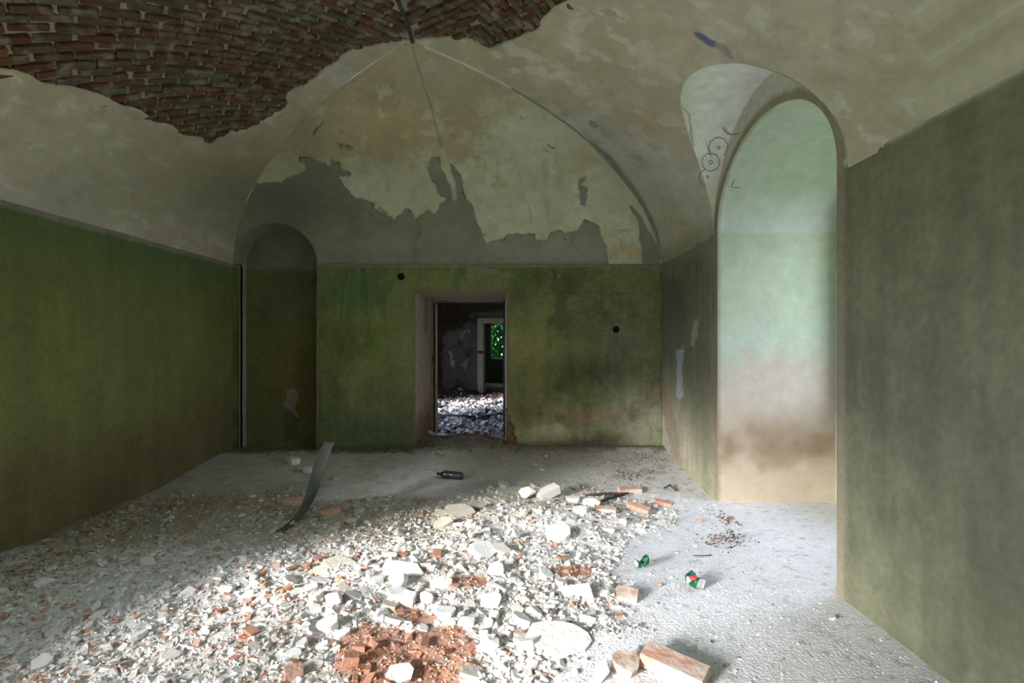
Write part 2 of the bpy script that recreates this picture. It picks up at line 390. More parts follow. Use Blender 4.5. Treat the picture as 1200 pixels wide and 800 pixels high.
# vault cells.  theta: 0 springing .. pi/2 crown
def brickf(P):
    u, v = proj(P); n = fbm(P[:, 0], P[:, 1], 0, 5, 4)
    f = -polysd(u, v, BRICKB) + 9 * n * sstep(5, 60, np.abs(u - 482))
    return np.where(P[:, 1] < 1.0, -30, f)
th = np.linspace(0, math.pi / 2, 260)
def back_map(s, t):                            # s in 0..1 across, t = theta
    c = np.cos(t); xl = XC - AL * c; xr = XC + AR * c
    return np.stack([xl + (xr - xl) * s, YH + BH * c, ZD + RISE * np.sin(t)], -1)
ceiling = bpy.data.objects.new('ceiling', None); COL.objects.link(ceiling); tag(ceiling, kind='structure')
surf('vault_plaster', np.linspace(0, 1, 520), th, back_map, M['vault'], lambda P, a, b: col_back_cell(P, a, b) * VK, relief=rel_back_cell, parent=ceiling, flip=True,
     keep=lambda s, t: np.hypot(back_map(s, t)[:, 0] + 3.158, back_map(s, t)[:, 2] - 2.50) - .522, maxstep=.006)
def side_map(sgn):
    A = AR if sgn > 0 else AL
    def f(y_, t):                               # y_ in 0..1 from Y0 to the groin
        c = np.cos(t); ye = YH + BH * c
        return np.stack([XC + sgn * A * c, Y0 + (ye - Y0) * y_, ZD + RISE * np.sin(t)], -1)
    return f
def side_keep_r(s, t):
    P = side_map(1)(s, t)
    e = (np.sqrt(((P[:, 1] - YW) / WW) ** 2 + ((P[:, 2] - ZD) / WH) ** 2) - 1) * 1.0
    return np.minimum(e, brickf(P) / 90.0)
def side_keep_l(s, t): return brickf(side_map(-1)(s, t)) / 90.0
ys = np.concatenate([np.linspace(0, .55, 12)[:-1], np.linspace(.55, 1, 260)])
def out_n(P, a, b):
    d = P - np.array((XC, 0, 2.3)); d[:, 1] = 0
    return d / np.linalg.norm(d, axis=1)[:, None] * .035
ths = np.linspace(0, math.pi / 2, 210)
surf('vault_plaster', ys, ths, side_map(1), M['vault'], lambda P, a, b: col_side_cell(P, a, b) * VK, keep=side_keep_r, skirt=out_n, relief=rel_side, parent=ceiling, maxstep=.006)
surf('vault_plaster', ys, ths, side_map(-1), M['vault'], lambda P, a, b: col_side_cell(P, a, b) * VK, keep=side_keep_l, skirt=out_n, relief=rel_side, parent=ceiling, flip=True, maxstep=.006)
# mortar bed behind the bricks
def bed_map(sgn):
    A = AR if sgn > 0 else AL
    def f(y_, t):
        c = np.cos(t); ye = YH + BH * c
        return np.stack([XC + sgn * (A + .05) * c, Y0 + (ye - Y0) * y_, ZD + (RISE + .055) * np.sin(t) + .0], -1)
    return f
def mcol(P, a, b):
    n = fbm(P[:, 0], P[:, 1], P[:, 2], 9, 4)
    return np.tile(np.array((.46, .41, .32)), (len(P), 1)) * (1 + .6 * n)[:, None]
def bed_rel(P, a, b):
    P = P.copy(); P[:, 2] += .008 * fbm(P[:, 0], P[:, 1], P[:, 2], 16, 3); return P
ybed = np.linspace(.45, 1, 180)
def bed_keep(sgn):
    return lambda s, t: np.where(sgn < 0, 1, 1) * (proj(bed_map(sgn)(s, t))[1] * 0 + np.where(bed_map(sgn)(s, t)[:, 2] > ZD + (.05 if sgn < 0 else 1.35), 1.0, -1.0))
for sg in (-1, 1):
    surf('mortar_bed', ybed, np.linspace(.03 if sg < 0 else .95, math.pi / 2, 70), bed_map(sg), M['wall'], mcol, relief=bed_rel, parent=ceiling, flip=sg < 0)

# individual bricks, laid on the diagonal on both sides of the ridge
protos = []
for k in range(5):
    b = MB().box((-.125, -.033, 0), (.125, .033, .06), .004)
    o = b.build('brick', M['brick'], ceiling, bevel=.006); protos.append(o.data); bpy.data.objects.remove(o)
tt = np.linspace(0, math.pi / 2, 400)
arcs = {}
for sg, A in ((-1, AL), (1, AR)):               # arc length measured down from the ridge
    dx = np.diff(A * np.cos(tt)); dz = np.diff(RISE * np.sin(tt)); l = np.concatenate([[0], np.cumsum(np.hypot(dx, dz))])
    arcs[sg] = (l[-1] - l[::-1], tt[::-1], A)
def on_vault(s, y):
    sg = -1 if s < 0 else 1; l, t_, A = arcs[sg]; t = np.interp(abs(s), l, t_)
    P = Vector((XC + sg * A * math.cos(t), y, ZD + RISE * math.sin(t)))
    T = Vector((sg * A * math.sin(t), 0, -RISE * math.cos(t))).normalized()   # down the slope
    T = T if s >= 0 else -T                      # +s direction
    return P, T, t
cand = []
zones = [(-9, -.012, (1, 1.05)), (.012, .62, (1, -.8)), (.62, 9, (.62, 1))]
for z0, z1, d in zones:
    e = Vector((d[0], d[1], 0)).normalized(); f = Vector((-e.y, e.x, 0))
    for r_ in range(-120, 120):
        for q in range(-40, 40):
            c = e * (q * .268 + (r_ % 2) * .134 + random.uniform(-.008, .008)) + f * (r_ * .0785) + Vector((0, 4.5, 0))
            s, y = c.x, c.y
            if not (z0 < s < z1) or y < 2.6 or y > 7: continue
            P, T, t = on_vault(s, y)
            if abs(s) > (arcs[-1][0][-1] if s < 0 else arcs[1][0][-1]) - .25: continue
            if y > YH + BH * math.cos(t) - .05: continue
            # clip at the zone border by shortening
            u, v = proj(np.array(P)); f_ = float(brickf(np.array([P]))[0])
            if f_ > 14 or u < -60 or v < -60: continue
            half = .125; lim = abs(e.x)
            m0 = (s - z0) / lim if z0 > -8 else 9; m1 = (z1 - s) / lim if z1 < 8 else 9
            a0 = min(half, m0); a1 = min(half, m1); ln = (a0 + a1) / .25
            if ln < .35: continue
            c2 = c + e * ((a1 - a0) / 2)
            cand.append((P.y, c2.x, c2.y, e, ln))
cand.sort(key=lambda q: q[0] * 1.0)
vis = []
rest = []
for q in cand:
    P, T, t = on_vault(q[1], q[2]); u, v = proj(np.array(P))
    (vis if (-5 < u < 1205 and -5 < v) else rest).append(q)
random.shuffle(vis)
vis.sort(key=lambda q: q[0] - (0.0 if 330 < proj(np.array(on_vault(q[1], q[2])[0]))[0] < 680 else -3))
def brick_matrix(q):
    P, T, t = on_vault(q[1], q[2]); Yv = Vector((0, 1, 0)); Nn = T.cross(Yv).normalized()
    if Nn.z < 0: Nn = -Nn
    ex = (T * q[3].x + Yv * q[3].y).normalized(); ey = Nn.cross(ex)
    rot = Matrix((ex, ey, Nn)).transposed().to_4x4()
    tilt = Matrix.Rotation(random.uniform(-.03, .03), 4, 'Z') @ Matrix.Rotation(random.uniform(-.03, .03), 4, 'X')
    return Matrix.Translation(P + Nn * (.012 + random.uniform(-.012, .02))) @ rot @ tilt @ Matrix.Diagonal((q[4] * random.uniform(.92, .99), random.uniform(.82, .96), 1, 1))
for q in vis[:300]:
    o = bpy.data.objects.new('brick', random.choice(protos)); COL.objects.link(o); o.parent = ceiling; o.matrix_world = brick_matrix(q)
BV = []; BF = []; BC = []
pal = np.array([(.16, .055, .03), (.22, .085, .045), (.15, .10, .05), (.25, .11, .06)])
for q in vis[300:] + rest:
    m = brick_matrix(q); me = random.choice(protos); n = sum(len(x) for x in BV)
    vs = np.array([list(m @ v.co) for v in me.vertices]); BV.append(vs); BC.append(np.tile(pal[random.randrange(4)], (len(vs), 1)))
    for p in me.polygons:
        ii = list(p.vertices)
        for k in range(1, len(ii) - 1): BF.append((n + ii[0], n + ii[k], n + ii[k + 1]))
if BV:
    o = mesh_np('brick_field', np.concatenate(BV), BF, M['rubble'], np.concatenate(BC), smooth=False, parent=ceiling); tag(o, kind='stuff')
print('bricks', len(vis), len(rest))

MB().tube([(XC + .012 * math.sin(q * 9), 3.2 + q * 1.82, ZD + RISE + .002) for q in [i / 14 for i in range(15)]], .020, 6).build('ridge_seam', M['roomdark0'], ceiling)
# lunette over the right window
def lun_map(s, ph):
    z = ZD + WH * np.sin(ph); y = YW - WW * np.cos(ph)
    t = np.arcsin(np.clip((z - ZD) / RISE, 0, 1)); xg = XC + AR * np.cos(t)
    return np.stack([xg + (XR + .01 - xg) * s, y, z], -1)
def col_lun(P, a, b):
    u, v = proj(P); n = fbm(P[:, 0], P[:, 1], P[:, 2], 3, 4); n2 = fbm(P[:, 0], P[:, 1], P[:, 2], 12, 3)
    c = np.tile(np.array((.88, .87, .83)), (len(u), 1))  # pale base, lifted to carry the glow off the window reveal
    c = blob(c, u + 8 * n, v + 8 * n, 835, 250, 22, 45, (.64, .57, .40), .7)
    c = blob(c, u, v, 800, 150, 14, 50, (.60, .57, .45), .6)
    c = c * (1 + .10 * n + .10 * n2)[:, None]
    for q in (((800,125),(808,135),(809,150),(812,170)), ((809,150),(806,162)), ((848,150),(855,157),(866,158)), ((829,170),(833,182))):
        c = mix(c, (.20, .19, .15), .8 * np.exp(-(linedist(u + 3 * n2, v + 3 * n, list(q)) / .8) ** 2))
    return c
lun = surf('vault_plaster', np.linspace(0, 1, 60), np.linspace(0.01, math.pi - .01, 170), lun_map, M['vault'], col_lun, parent=ceiling,
           relief=lambda P, a, b: P + np.stack([0 * P[:, 0], 0 * P[:, 0], .012 * fbm(P[:, 0], P[:, 1], P[:, 2], 2.5, 3)], -1))

# white plaster ridge on the groin near the crown
pts = []; rr = []
for i, t in enumerate(np.linspace(R(88), R(72), 26)):
    c = math.cos(t); pts.append((XC + AR * c, YH + BH * c, ZD + RISE * math.sin(t) - .004)); rr.append(.009 + .006 * random.random())
o = MB().tube(pts, rr, 6).build('groin_ridge', M['white'], ceiling, smooth=True)
pts = []; rr = []
for i, t in enumerate(np.linspace(R(72), R(3), 90)):
    c = math.cos(t); pts.append((XC + AR * c, YH + BH * c, ZD + RISE * math.sin(t) - .002)); rr.append(.012 + .008 * random.random() + (.028 * min(1, (R(52) - t) / R(10)) if t < R(52) else 0))
M['groin'] = mat('grey_groin', (.34, .33, .26), noise=.25, scale=8, bump=.4)
o = MB().tube(pts, rr, 7).build('groin_ridge', M['groin'], ceiling, smooth=True)

# ------------------------------------------------------------------ back wall
def col_green(P, a, b):
    u, v = proj(P); n = fbm(u, v, 0, .025, 5); n2 = fbm(u, v, 4, .09, 4); st = fbm(u * 1.0, v * .12, 2, .16, 4)
    wu, wv = u + 12 * n, v + 10 * n2
    c = np.tile(np.array((.225, .245, .085)), (len(u), 1))
    B = lambda cx, cy, rx, ry, cc, k=1.0: blob(c, wu, wv, cx, cy, rx, ry, cc, k)
    c = B(430, 395, 60, 50, (.235, .265, .06), .8)
    c = B(415, 338, 45, 22, (.10, .20, .085), .85)
    c = B(395, 450, 25, 60, (.15, .20, .06), .6)
    c = B(412, 462, 12, 22, (.33, .31, .15), .75)  # faint yellowish patch of light painted on the wall
    c = B(430, 505, 70, 22, (.11, .15, .075), .8)
    c = B(460, 460, 30, 22, (.13, .15, .06), .6)
    c = B(620, 420, 32, 50, (.33, .30, .09), .8)
    c = B(660, 330, 80, 16, (.14, .20, .065), .6)
    c = B(550, 325, 60, 12, (.25, .26, .08), .7)
    c = B(690, 360, 60, 35, (.22, .23, .11), .8)
    c = B(735, 400, 40, 70, (.22, .21, .13), .9)
    c = B(690, 435, 45, 18, (.10, .09, .045), .85)
    c = B(650, 450, 20, 20, (.13, .12, .05), .5)
    c = B(615, 480, 25, 25, (.15, .13, .05), .6)
    c = B(750, 490, 34, 32, (.56, .55, .42), .95)  # pale plaster, made paler for the light falling in this corner
    c = B(715, 490, 34, 16, (.40, .38, .26), .6)
    c = B(690, 486, 34, 8, (.46, .29, .20), .9)
    c = B(650, 507, 38, 9, (.55, .45, .32), .9)
    c = B(695, 516, 38, 6, (.10, .085, .07), .9)
    c = B(610, 325, 14, 30, (.10, .17, .06), .5)
    c = B(310, 420, 30, 120, (.16, .15, .06), .9)
    c = B(345, 350, 25, 30, (.13, .17, .08), .7)
    c = mix(c, (.24, .235, .15), .18) * (1 + .28 * n + .26 * n2 + .16 * fbm(u, v, 7, .4, 2) + .25 * st)[:, None]
    c = mix(c, (.10, .085, .045), np.clip(fbm(u, v, 12, .035, 5) * 2 - .35, 0, .5) * sstep(560, 640, u))
    c = mix(c, (.05, .13, .06), np.clip(st * 2 - .25, 0, .55) * sstep(470, 330, v) * sstep(700, 640, u))
    c = mix(c, (.36, .27, .19), sstep(1, 2.5, polysd(*warp(u, v, 4, .1), [(757,463),(766,455),(776,448),(776,476),(768,480),(760,478)])) * .9)
    c = mix(c, (.40, .22, .14), .6 * sstep(1, 2.5, polysd(*warp(u, v, 3, .1), [(770,438),(776,436),(776,452),(770,455)])))
    for cx, cy, rx, ry in ((570,318,14,4), (590,322,12,4), (555,322,5,3), (649,323,3,2), (640,318,2,2)):
        c = mix(c, (.29, .25, .17), sstep(1.05, .85, np.hypot((wu - cx) / rx, (wv - cy) / ry)) * .8)
    # patch of older greener paint left of the door
    m = sstep(0, 1.5, polysd(*warp(u, v, 3, .08), [(470,312),(466,330),(453,352),(452,375),(457,400),(454,430),(490,430),(490,312)]))
    c = mix(c, (.26, .28, .11), m * .55)
    for q in (((660,342),(700,341),(715,345),(735,343),(745,345)), ((377,434),(389,436)), ((600,322),(608,344)), ((667,343),(680,345),(655,352)), ((712,388),(716,386))):
        c = mix(c, (.06, .07, .03), .35 * np.exp(-(linedist(u + 2 * n2, v, list(q)) / 1.0) ** 2))
    # worn plaster edging around the doorway
    e = -polysd(u + 2.5 * n2, v + 2.5 * n2, [(487, 342), (594, 342), (594, 560), (487, 560)])
    c = mix(c, (.24, .19, .125), sstep(4.5, 2.0, e) * .75)
    c = mix(c, (.13, .06, .035), sstep(0, 1.5, polysd(*warp(u, v, 3, .15), [(592,500),(598,488),(604,500),(607,522),(592,530)])))
    # pale band just under the springing, dark foot
    zt = P[:, 2]
    c = mix(c, (.27, .26, .20), sstep(2.445, 2.465, zt + .006 * n2))
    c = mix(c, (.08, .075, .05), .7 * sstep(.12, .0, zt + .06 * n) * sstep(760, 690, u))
    return c
def rel_wall_y(P, a, b):
    P = P.copy(); P[:, 1] += .010 * fbm(P[:, 0], P[:, 2], 0, 1.3, 3) + .0025 * fbm(P[:, 0], P[:, 2], 4, 14, 3) - .012 * sstep(2.44, 2.46, P[:, 2])
    return P
def rectsd(x, z, x0, x1, z0, z1):
    return np.maximum(np.maximum(x0 - x, x - x1), np.maximum(z0 - z, z - z1))   # >0 outside
def back_keep(x, z):
    d = rectsd(x, z, DX0, DX1, -1, DZ)
    a = np.where(z < NZ, rectsd(x, z, NX0, NX1, -1, NZ + 1), np.hypot(x - (NX0 + NX1) / 2, z - NZ) - NR)
    h = np.minimum(np.hypot(x + 1.503, z - 2.329), np.hypot(x - 1.41, z - 1.612)) - .047
    return np.minimum(np.minimum(d, a), h)
wb = bpy.data.objects.new('wall_back', None); COL.objects.link(wb); tag(wb, kind='structure')
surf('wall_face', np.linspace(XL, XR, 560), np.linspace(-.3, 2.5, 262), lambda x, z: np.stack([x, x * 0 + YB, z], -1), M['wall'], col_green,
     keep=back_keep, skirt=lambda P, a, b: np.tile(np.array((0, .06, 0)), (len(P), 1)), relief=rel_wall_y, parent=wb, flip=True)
# the arch of the niche rises into the lower vault cell: the vault is thick there, so a lunette panel fills it
def col_niche(P, a, b):
    u, v = proj(P); n = fbm(u, v, 0, .03, 5); n2 = fbm(u, v, 4, .1, 4)
    c = np.tile(np.array((.16, .165, .065)), (len(u), 1))
    c = blob(c, u, v, 350, 450, 40, 60, (.17, .125, .05), .8)
    c = blob(c, u, v, 340, 345, 40, 25, (.13, .15, .08), .8)
    c = mix(c, (.20, .20, .155), sstep(2.44, 2.47, P[:, 2] + .01 * n2))
    c = mix(c, (.26, .23, .19), sstep(0, 1.5, polysd(*warp(u, v, 4, .12), [(334,458),(344,453),(350,462),(347,480),(352,488),(345,492),(338,478),(333,480)])) * .9)
    c = mix(c, (.09, .08, .06), sstep(0, 2, polysd(*warp(u, v, 5, .12), [(330,482),(342,485),(352,492),(350,512),(330,520)])) * .6)
    return c * (1 + .25 * n + .2 * n2)[:, None]
xm = (NX0 + NX1) / 2
surf('niche_back', np.linspace(NX0 - .02, NX1 + .02, 90), np.linspace(-.3, 3.05, 240), lambda x, z: np.stack([x, x * 0 + YB + .16, z], -1), M['wall'], col_niche, parent=wb, flip=True)
def niche_rim(s, d):                            # path up, over the arch and down; d = depth 0..1
    L1 = NZ + .3; La = math.pi * NR; T = 2 * L1 + La; q = s * T
    x = np.where(q < L1, NX0, np.where(q > L1 + La, NX1, xm - NR * np.cos((q - L1) / NR)))
    z = np.where(q < L1, -.3 + q, np.where(q > L1 + La, NZ - (q - L1 - La), NZ + NR * np.sin(np.clip((q - L1) / NR, 0, math.pi))))
    yv = YH + BH * np.sqrt(np.clip(1 - ((np.maximum(z, ZD) - ZD) / RISE) ** 2, 0, 1))
    return np.stack([x, yv - .03 + (YB + .17 - yv + .03) * d, z], -1)
surf('niche_reveal', np.linspace(0, 1, 260), np.linspace(0, 1, 8), niche_rim, M['wall'],
     lambda P, a, b: np.tile(np.array((.30, .29, .22)), (len(P), 1)) * (1 + .2 * fbm(P[:, 0], P[:, 2], 0, 6, 4))[:, None], parent=wb)
# doorway reveal with a slight splay, brick and plaster core behind the wall faces
YD = 8.30
def mk_reveal(name, A, Bv, n=(60, 160)):
    def f(s, d):
        A0, A1 = [np.array(q) for q in A]; B0, B1 = [np.array(q) for q in Bv]
        P = (A0 + (A1 - A0) * s[:, None]) * (1 - d[:, None]) + (B0 + (B1 - B0) * s[:, None]) * d[:, None]
        return P
    def c(P, s, d):
        n_ = fbm(P[:, 1] * 2, P[:, 2], P[:, 0], 5, 4)
        c = np.tile(np.array((.44, .37, .30)), (len(P), 1))
        c = mix(c, (.56, .37, .27), .7 * sstep(1.2, .5, P[:, 2]))  # pinkish light from the room beyond, painted into the lower reveal
        c = mix(c, (.18, .10, .07), sstep(.55, .25, P[:, 2] + .2 * n_) * .6)
        c = mix(c, (.15, .14, .12), sstep(.05, .5, fbm(P[:, 1], P[:, 2], 0, 3, 4)) * .6)
        return c * (1 + .2 * n_)[:, None]
    return surf(name, np.linspace(0, 1, n[1]), np.linspace(0, 1, n[0]), f, M['wall'], c, parent=wb)
ax, bx = -1.235, -.105; azt = 2.075
mk_reveal('door_reveal', [(DX0, YB, -.3), (DX0, YB, DZ)], [(ax, YD, -.3), (ax, YD, azt)])
mk_reveal('door_reveal', [(DX1, YB, -.3), (DX1, YB, DZ)], [(bx, YD, -.3), (bx, YD, azt)])
mk_reveal('door_reveal', [(DX0, YB, DZ), (DX1, YB, DZ)], [(ax, YD, azt), (bx, YD, azt)])
core = MB()
core.box((XL - .38, YB + .20, -.4), (DX0 - .02, YD + .1, 3.6)).box((DX1 + .02, YB + .20, -.4), (4.2, YD + .1, 3.6)).box((DX0 - .02, YB + .20, DZ + .02), (DX1 + .02, YD + .1, 3.6))
M['roomdark'] = mat('dark_room_plaster', (.16, .145, .12), noise=.5, scale=2.2, bump=.4)
core.build('wall_core', M['roomdark'], wb)
# exposed bricks at the foot of the doorway
for i in range(6):
    o = MB().box((DX1 - .012, YB - .012, .10 + i * .075), (DX1 + .085 - .03 * (i % 2) - .008 * i, YB + .05, .163 + i * .075), .003).build('brick', M['brick'], wb, bevel=.004)
# dark drilled holes
for (x, z) in ((-1.503, 2.329), (1.41, 1.612)):
    b = MB().tube([(x, YB - .004, z), (x, YB + .10, z)], .046, 14); o = b.build('wall_hole', M['black'], wb); tag(o, 'round dark hole in the green wall')
# door frame
door = bpy.data.objects.new('door_1', None); COL.objects.link(door); door.location = (ax, YD, 0); tag(door, kind='structure')
def dpart(name, a, b, m=M['wood'], bev=.004):
    o = MB().box([a[i] - door.location[i] for i in range(3)], [b[i] - door.location[i] for i in range(3)]).build(name, m, door, bevel=bev); return o
dpart('jamb_board', (ax - .02, YD - .02, -.1), (ax + .035, YD + .14, azt))
dpart('jamb_stop', (ax + .035, YD + .03, -.1), (ax + .062, YD + .12, azt - .03), M['darkwood'])
dpart('jamb_edge', (ax + .062, YD + .05, -.1), (ax + .085, YD + .14, azt - .035), M['palewood'])
dpart('jamb_board', (bx - .03, YD - .02, -.1), (bx + .02, YD + .14, azt), M['darkwood'])
dpart('head_board', (ax + .035, YD - .02, azt - .03), (bx - .03, YD + .14, azt + .01))
dpart('head_stop', (ax + .085, YD + .04, azt - .05), (bx - .03, YD + .12, azt - .03), M['darkwood'])
dpart('hinge', (ax + .03, YD - .035, 1.12), (ax + .06, YD + .0, 1.24), M['darkwood'])

# ------------------------------------------------------------------ right wall, embrasure
def col_right(P, a, b):
    u, v = proj(P); n = fbm(u, v, 0, .03, 5); n2 = fbm(P[:, 1], P[:, 2], 4, 8, 4); st = fbm(P[:, 1] * 6, P[:, 2] * .8, 2, 2, 4)
    wu, wv = u + 5 * n, v + 12 * n
    c = np.tile(np.array((.20, .20, .13)), (len(u), 1))
    B = lambda cx, cy, rx, ry, cc, k=1.0: blob(c, wu, wv, cx, cy, rx, ry, cc, k)
    c = B(795, 345, 22, 60, (.115, .12, .085), .9)  # unlit upper part of the wall painted darker
    c = B(812, 440, 18, 50, (.17, .18, .11), .6)  # lit foot of the wall painted in as a pale patch
    c = B(782, 500, 14, 42, (.52, .53, .43), .95)
    c = B(800, 525, 14, 38, (.50, .42, .32), .8)
    c = B(818, 560, 18, 32, (.36, .33, .22), .7)
    c = B(792, 520, 5, 30, (.20, .28, .17), .7)
    c = B(835, 575, 12, 20, (.16, .22, .12), .6)
    c = mix(c, (.33, .27, .18), .6 * np.exp(-((u - 834) / 4) ** 2))
    c = mix(c, (.15, .15, .09), (u > 980) * .6)
    c = c * 1.3 * (1 + .16 * n + .14 * n2 + .22 * st)[:, None]
    c = mix(c, (.30, .28, .21), sstep(2.15, 2.5, P[:, 2] + .15 * n + .1 * n2) * .75 * (P[:, 1] > 5.3))
    c = mix(c, (.46, .32, .22), .7 * sstep(0, 2, polysd(*warp(u, v, 4, .1), [(776,446),(783,450),(786,470),(794,500),(800,540),(796,560),(786,530),(776,490)])))
    fl = np.maximum(polysd(*warp(u, v, 1.5, .2), [(792,412),(796,408),(802,402),(801,420),(800,440),(801,465),(796,468),(791,462),(793,440)]),
                    polysd(*warp(u, v, 1.5, .2), [(812,376),(816,373),(819,378),(818,395),(813,406),(809,405),(810,392)]))
    c = mix(c, (.52, .54, .60), sstep(0, 1, fl) * sstep(408, 410, v)); c = mix(c, (.42, .41, .34), sstep(0, 1, fl) * sstep(408, 406, v))
    # upper part inside the lunette: pale wash
    up = sstep(2.50, 2.56, P[:, 2] + .02 * n2)
    c = c * (1 - up)[:, None] + (np.array((.64, .62, .53)) * (1 + .12 * n + .1 * n2)[:, None]) * up[:, None]
    edge = np.abs(open_sd(P[:, 1], P[:, 2])); 
    c = mix(c, (.36, .30, .21), sstep(.10, .05, edge + .02 * n2) * .9)
    return c
def open_sd(y, z):
    lo = np.abs(y - YW) - OW
    hi = (np.sqrt(((y - YW) / OW) ** 2 + ((z - OZ) / OH) ** 2) - 1) * .8
    return np.where(z < OZ, lo, hi)
def right_keep(y, z):
    o = open_sd(y, z)
    l = np.where(z > ZD + .02, 1 - np.sqrt(((y - YW) / WW) ** 2 + ((z - ZD) / WH) ** 2), .5)
    return np.minimum(o, l)
wr = bpy.data.objects.new('wall_right', None); COL.objects.link(wr); tag(wr, kind='structure')
yr = np.concatenate([np.linspace(Y0, 2.2, 20)[:-1], np.linspace(2.2, YB + .01, 300)])
surf('wall_face', yr, np.linspace(-.35, 3.58, 230), lambda y, z: np.stack([y * 0 + XR, y, z], -1), M['wall'], col_right, keep=right_keep,
     relief=lambda P, a, b: P + np.stack([.010 * fbm(P[:, 1], P[:, 2], 0, 1.4, 3) + .002 * fbm(P[:, 1], P[:, 2], 3, 15, 3), 0 * P[:, 0], 0 * P[:, 0]], -1), parent=wr, flip=False, maxstep=.03)
def emb(s, d):                                  # embrasure rim: far jamb, arch, near jamb
    L1 = OZ + .35; La = 2.75; T = 2 * L1 + La; q = s * T; ph = np.clip((q - L1) / La, 0, 1) * math.pi
    y = YW + OW * np.cos(ph); z = np.where(q < L1, -.35 + q, np.where(q > L1 + La, OZ - (q - L1 - La), OZ + OH * np.sin(ph)))
    return np.stack([XR - .002 + (XW - XR) * d, y, z], -1)
def col_emb(P, a, b):
    n = fbm(P[:, 0] * 2, P[:, 2], P[:, 1], 3, 5); n2 = fbm(P[:, 0], P[:, 2], P[:, 1], 14, 3); z = P[:, 2]
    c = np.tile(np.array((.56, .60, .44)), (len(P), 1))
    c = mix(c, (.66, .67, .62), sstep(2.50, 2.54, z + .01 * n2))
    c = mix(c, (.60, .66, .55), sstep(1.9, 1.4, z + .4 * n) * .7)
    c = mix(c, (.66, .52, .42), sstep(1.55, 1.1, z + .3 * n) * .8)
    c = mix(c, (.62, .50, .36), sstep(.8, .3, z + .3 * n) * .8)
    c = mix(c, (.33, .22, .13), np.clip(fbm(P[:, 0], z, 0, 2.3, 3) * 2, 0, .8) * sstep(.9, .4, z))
    c = mix(c, (.36, .30, .21), sstep(XR + .04, XR + .01, P[:, 0] + .01 * n2) * .7)
    return c * (1 + .08 * n + .06 * n2)[:, None]
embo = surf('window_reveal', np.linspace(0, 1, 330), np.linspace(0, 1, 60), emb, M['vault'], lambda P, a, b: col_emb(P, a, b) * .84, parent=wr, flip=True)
# window wall at the back of the embrasure
wz0, wz1, wy0, wy1 = .85, 2.95, YW - .75, YW + .75
ww = MB(); ww.box((XW - .01, YW - 1.2, -.4), (XW + .3, YW + 1.2, wz0)).box((XW - .01, YW - 1.2, wz1), (XW + .3, YW + 1.2, 3.6)).box((XW - .01, YW - 1.2, wz0), (XW + .3, wy0, wz1)).box((XW - .01, wy1, wz0), (XW + .3, YW + 1.2, wz1))
M['paleplaster'] = mat('pale_plaster', (.50, .52, .40), noise=.15, scale=6)
ww.build('window_wall', M['paleplaster'], wr)
win = bpy.data.objects.new('window_1', None); COL.objects.link(win); win.location = (XW + .1, YW, wz0); tag(win, kind='structure')
def wpart(n_, a, b):
    MB().box([a[i] - win.location[i] for i in range(3)], [b[i] - win.location[i] for i in range(3)]).build(n_, M['palewood'], win, bevel=.004)
wpart('window_frame', (XW + .06, wy0, wz0), (XW + .12, wy0 + .06, wz1)); wpart('window_frame', (XW + .06, wy1 - .06, wz0), (XW + .12, wy1, wz1))
wpart('window_frame', (XW + .06, wy0 + .06, wz0), (XW + .12, wy1 - .06, wz0 + .06)); wpart('window_frame', (XW + .06, wy0 + .06, wz1 - .06), (XW + .12, wy1 - .06, wz1))
wpart('mullion', (XW + .06, YW - .03, wz0 + .06), (XW + .12, YW + .03, wz1 - .06))
portal((XW + .28, YW, (wz0 + wz1) / 2), (0, R(90), 0), wz1 - wz0, wy1 - wy0)

# ------------------------------------------------------------------ left wall with three windows, front wall, roof
LW = [(-3.0, -.45, .7, 2.46), (-.15, 1.42, .7, 2.46), (3.05, 3.6, .95, 1.85)]
def holed(name, axis, at, thick, lo, hi, z0, z1, holes, m, parent=None):
    """wall box with rectangular holes; axis 'x': plane at x, runs along y"""
    b = MB(); cur = lo
    def add(a0, a1, c0, c1):
        if a1 - a0 < 1e-4 or c1 - c0 < 1e-4: return
        if axis == 'x': b.box((min(at, at + thick), a0, c0), (max(at, at + thick), a1, c1))
        else: b.box((a0, min(at, at + thick), c0), (a1, max(at, at + thick), c1))
    for (h0, h1, c0, c1) in sorted(holes):
        add(cur, h0, z0, z1); add(h0, h1, z0, c0); add(h0, h1, c1, z1); cur = h1
    add(cur, hi, z0, z1)
    o = b.build(name, m, parent); return o
def col_left(P, a, b):
    n = fbm(P[:, 1], P[:, 2], 0, 1.2, 5); n2 = fbm(P[:, 1], P[:, 2], 4, 7, 4); st = fbm(P[:, 1] * 5, P[:, 2] * .6, 2, 2, 3)
    c = np.tile(np.array((.17, .19, .06)), (len(P), 1))
    c = mix(c, (.12, .17, .07), sstep(1.9, 2.4, P[:, 2] + .3 * n) * .7); c = mix(c, (.17, .13, .06), sstep(1.0, .4, P[:, 2] + .3 * n) * .8)
    c = mix(c, (.26, .25, .19), sstep(2.44, 2.46, P[:, 2])); return c * (1 + .25 * n + .15 * n2 + .15 * st)[:, None]
wl = bpy.data.objects.new('wall_left', None); COL.objects.link(wl); tag(wl, kind='structure')
lk = lambda y, z: np.minimum.reduce([rectsd(y, z, *h) for h in LW])
surf('wall_face', np.linspace(Y0, YB, 360), np.linspace(-.35, 2.52, 100), lambda y, z: np.stack([y * 0 + XL, y, z], -1), M['wall'], col_left, keep=lk, parent=wl)
holed('wall_core', 'x', XL - .012, -.38, Y0 - .4, YB + .2, -.4, 4.8, LW, M['paleplaster'], wl)
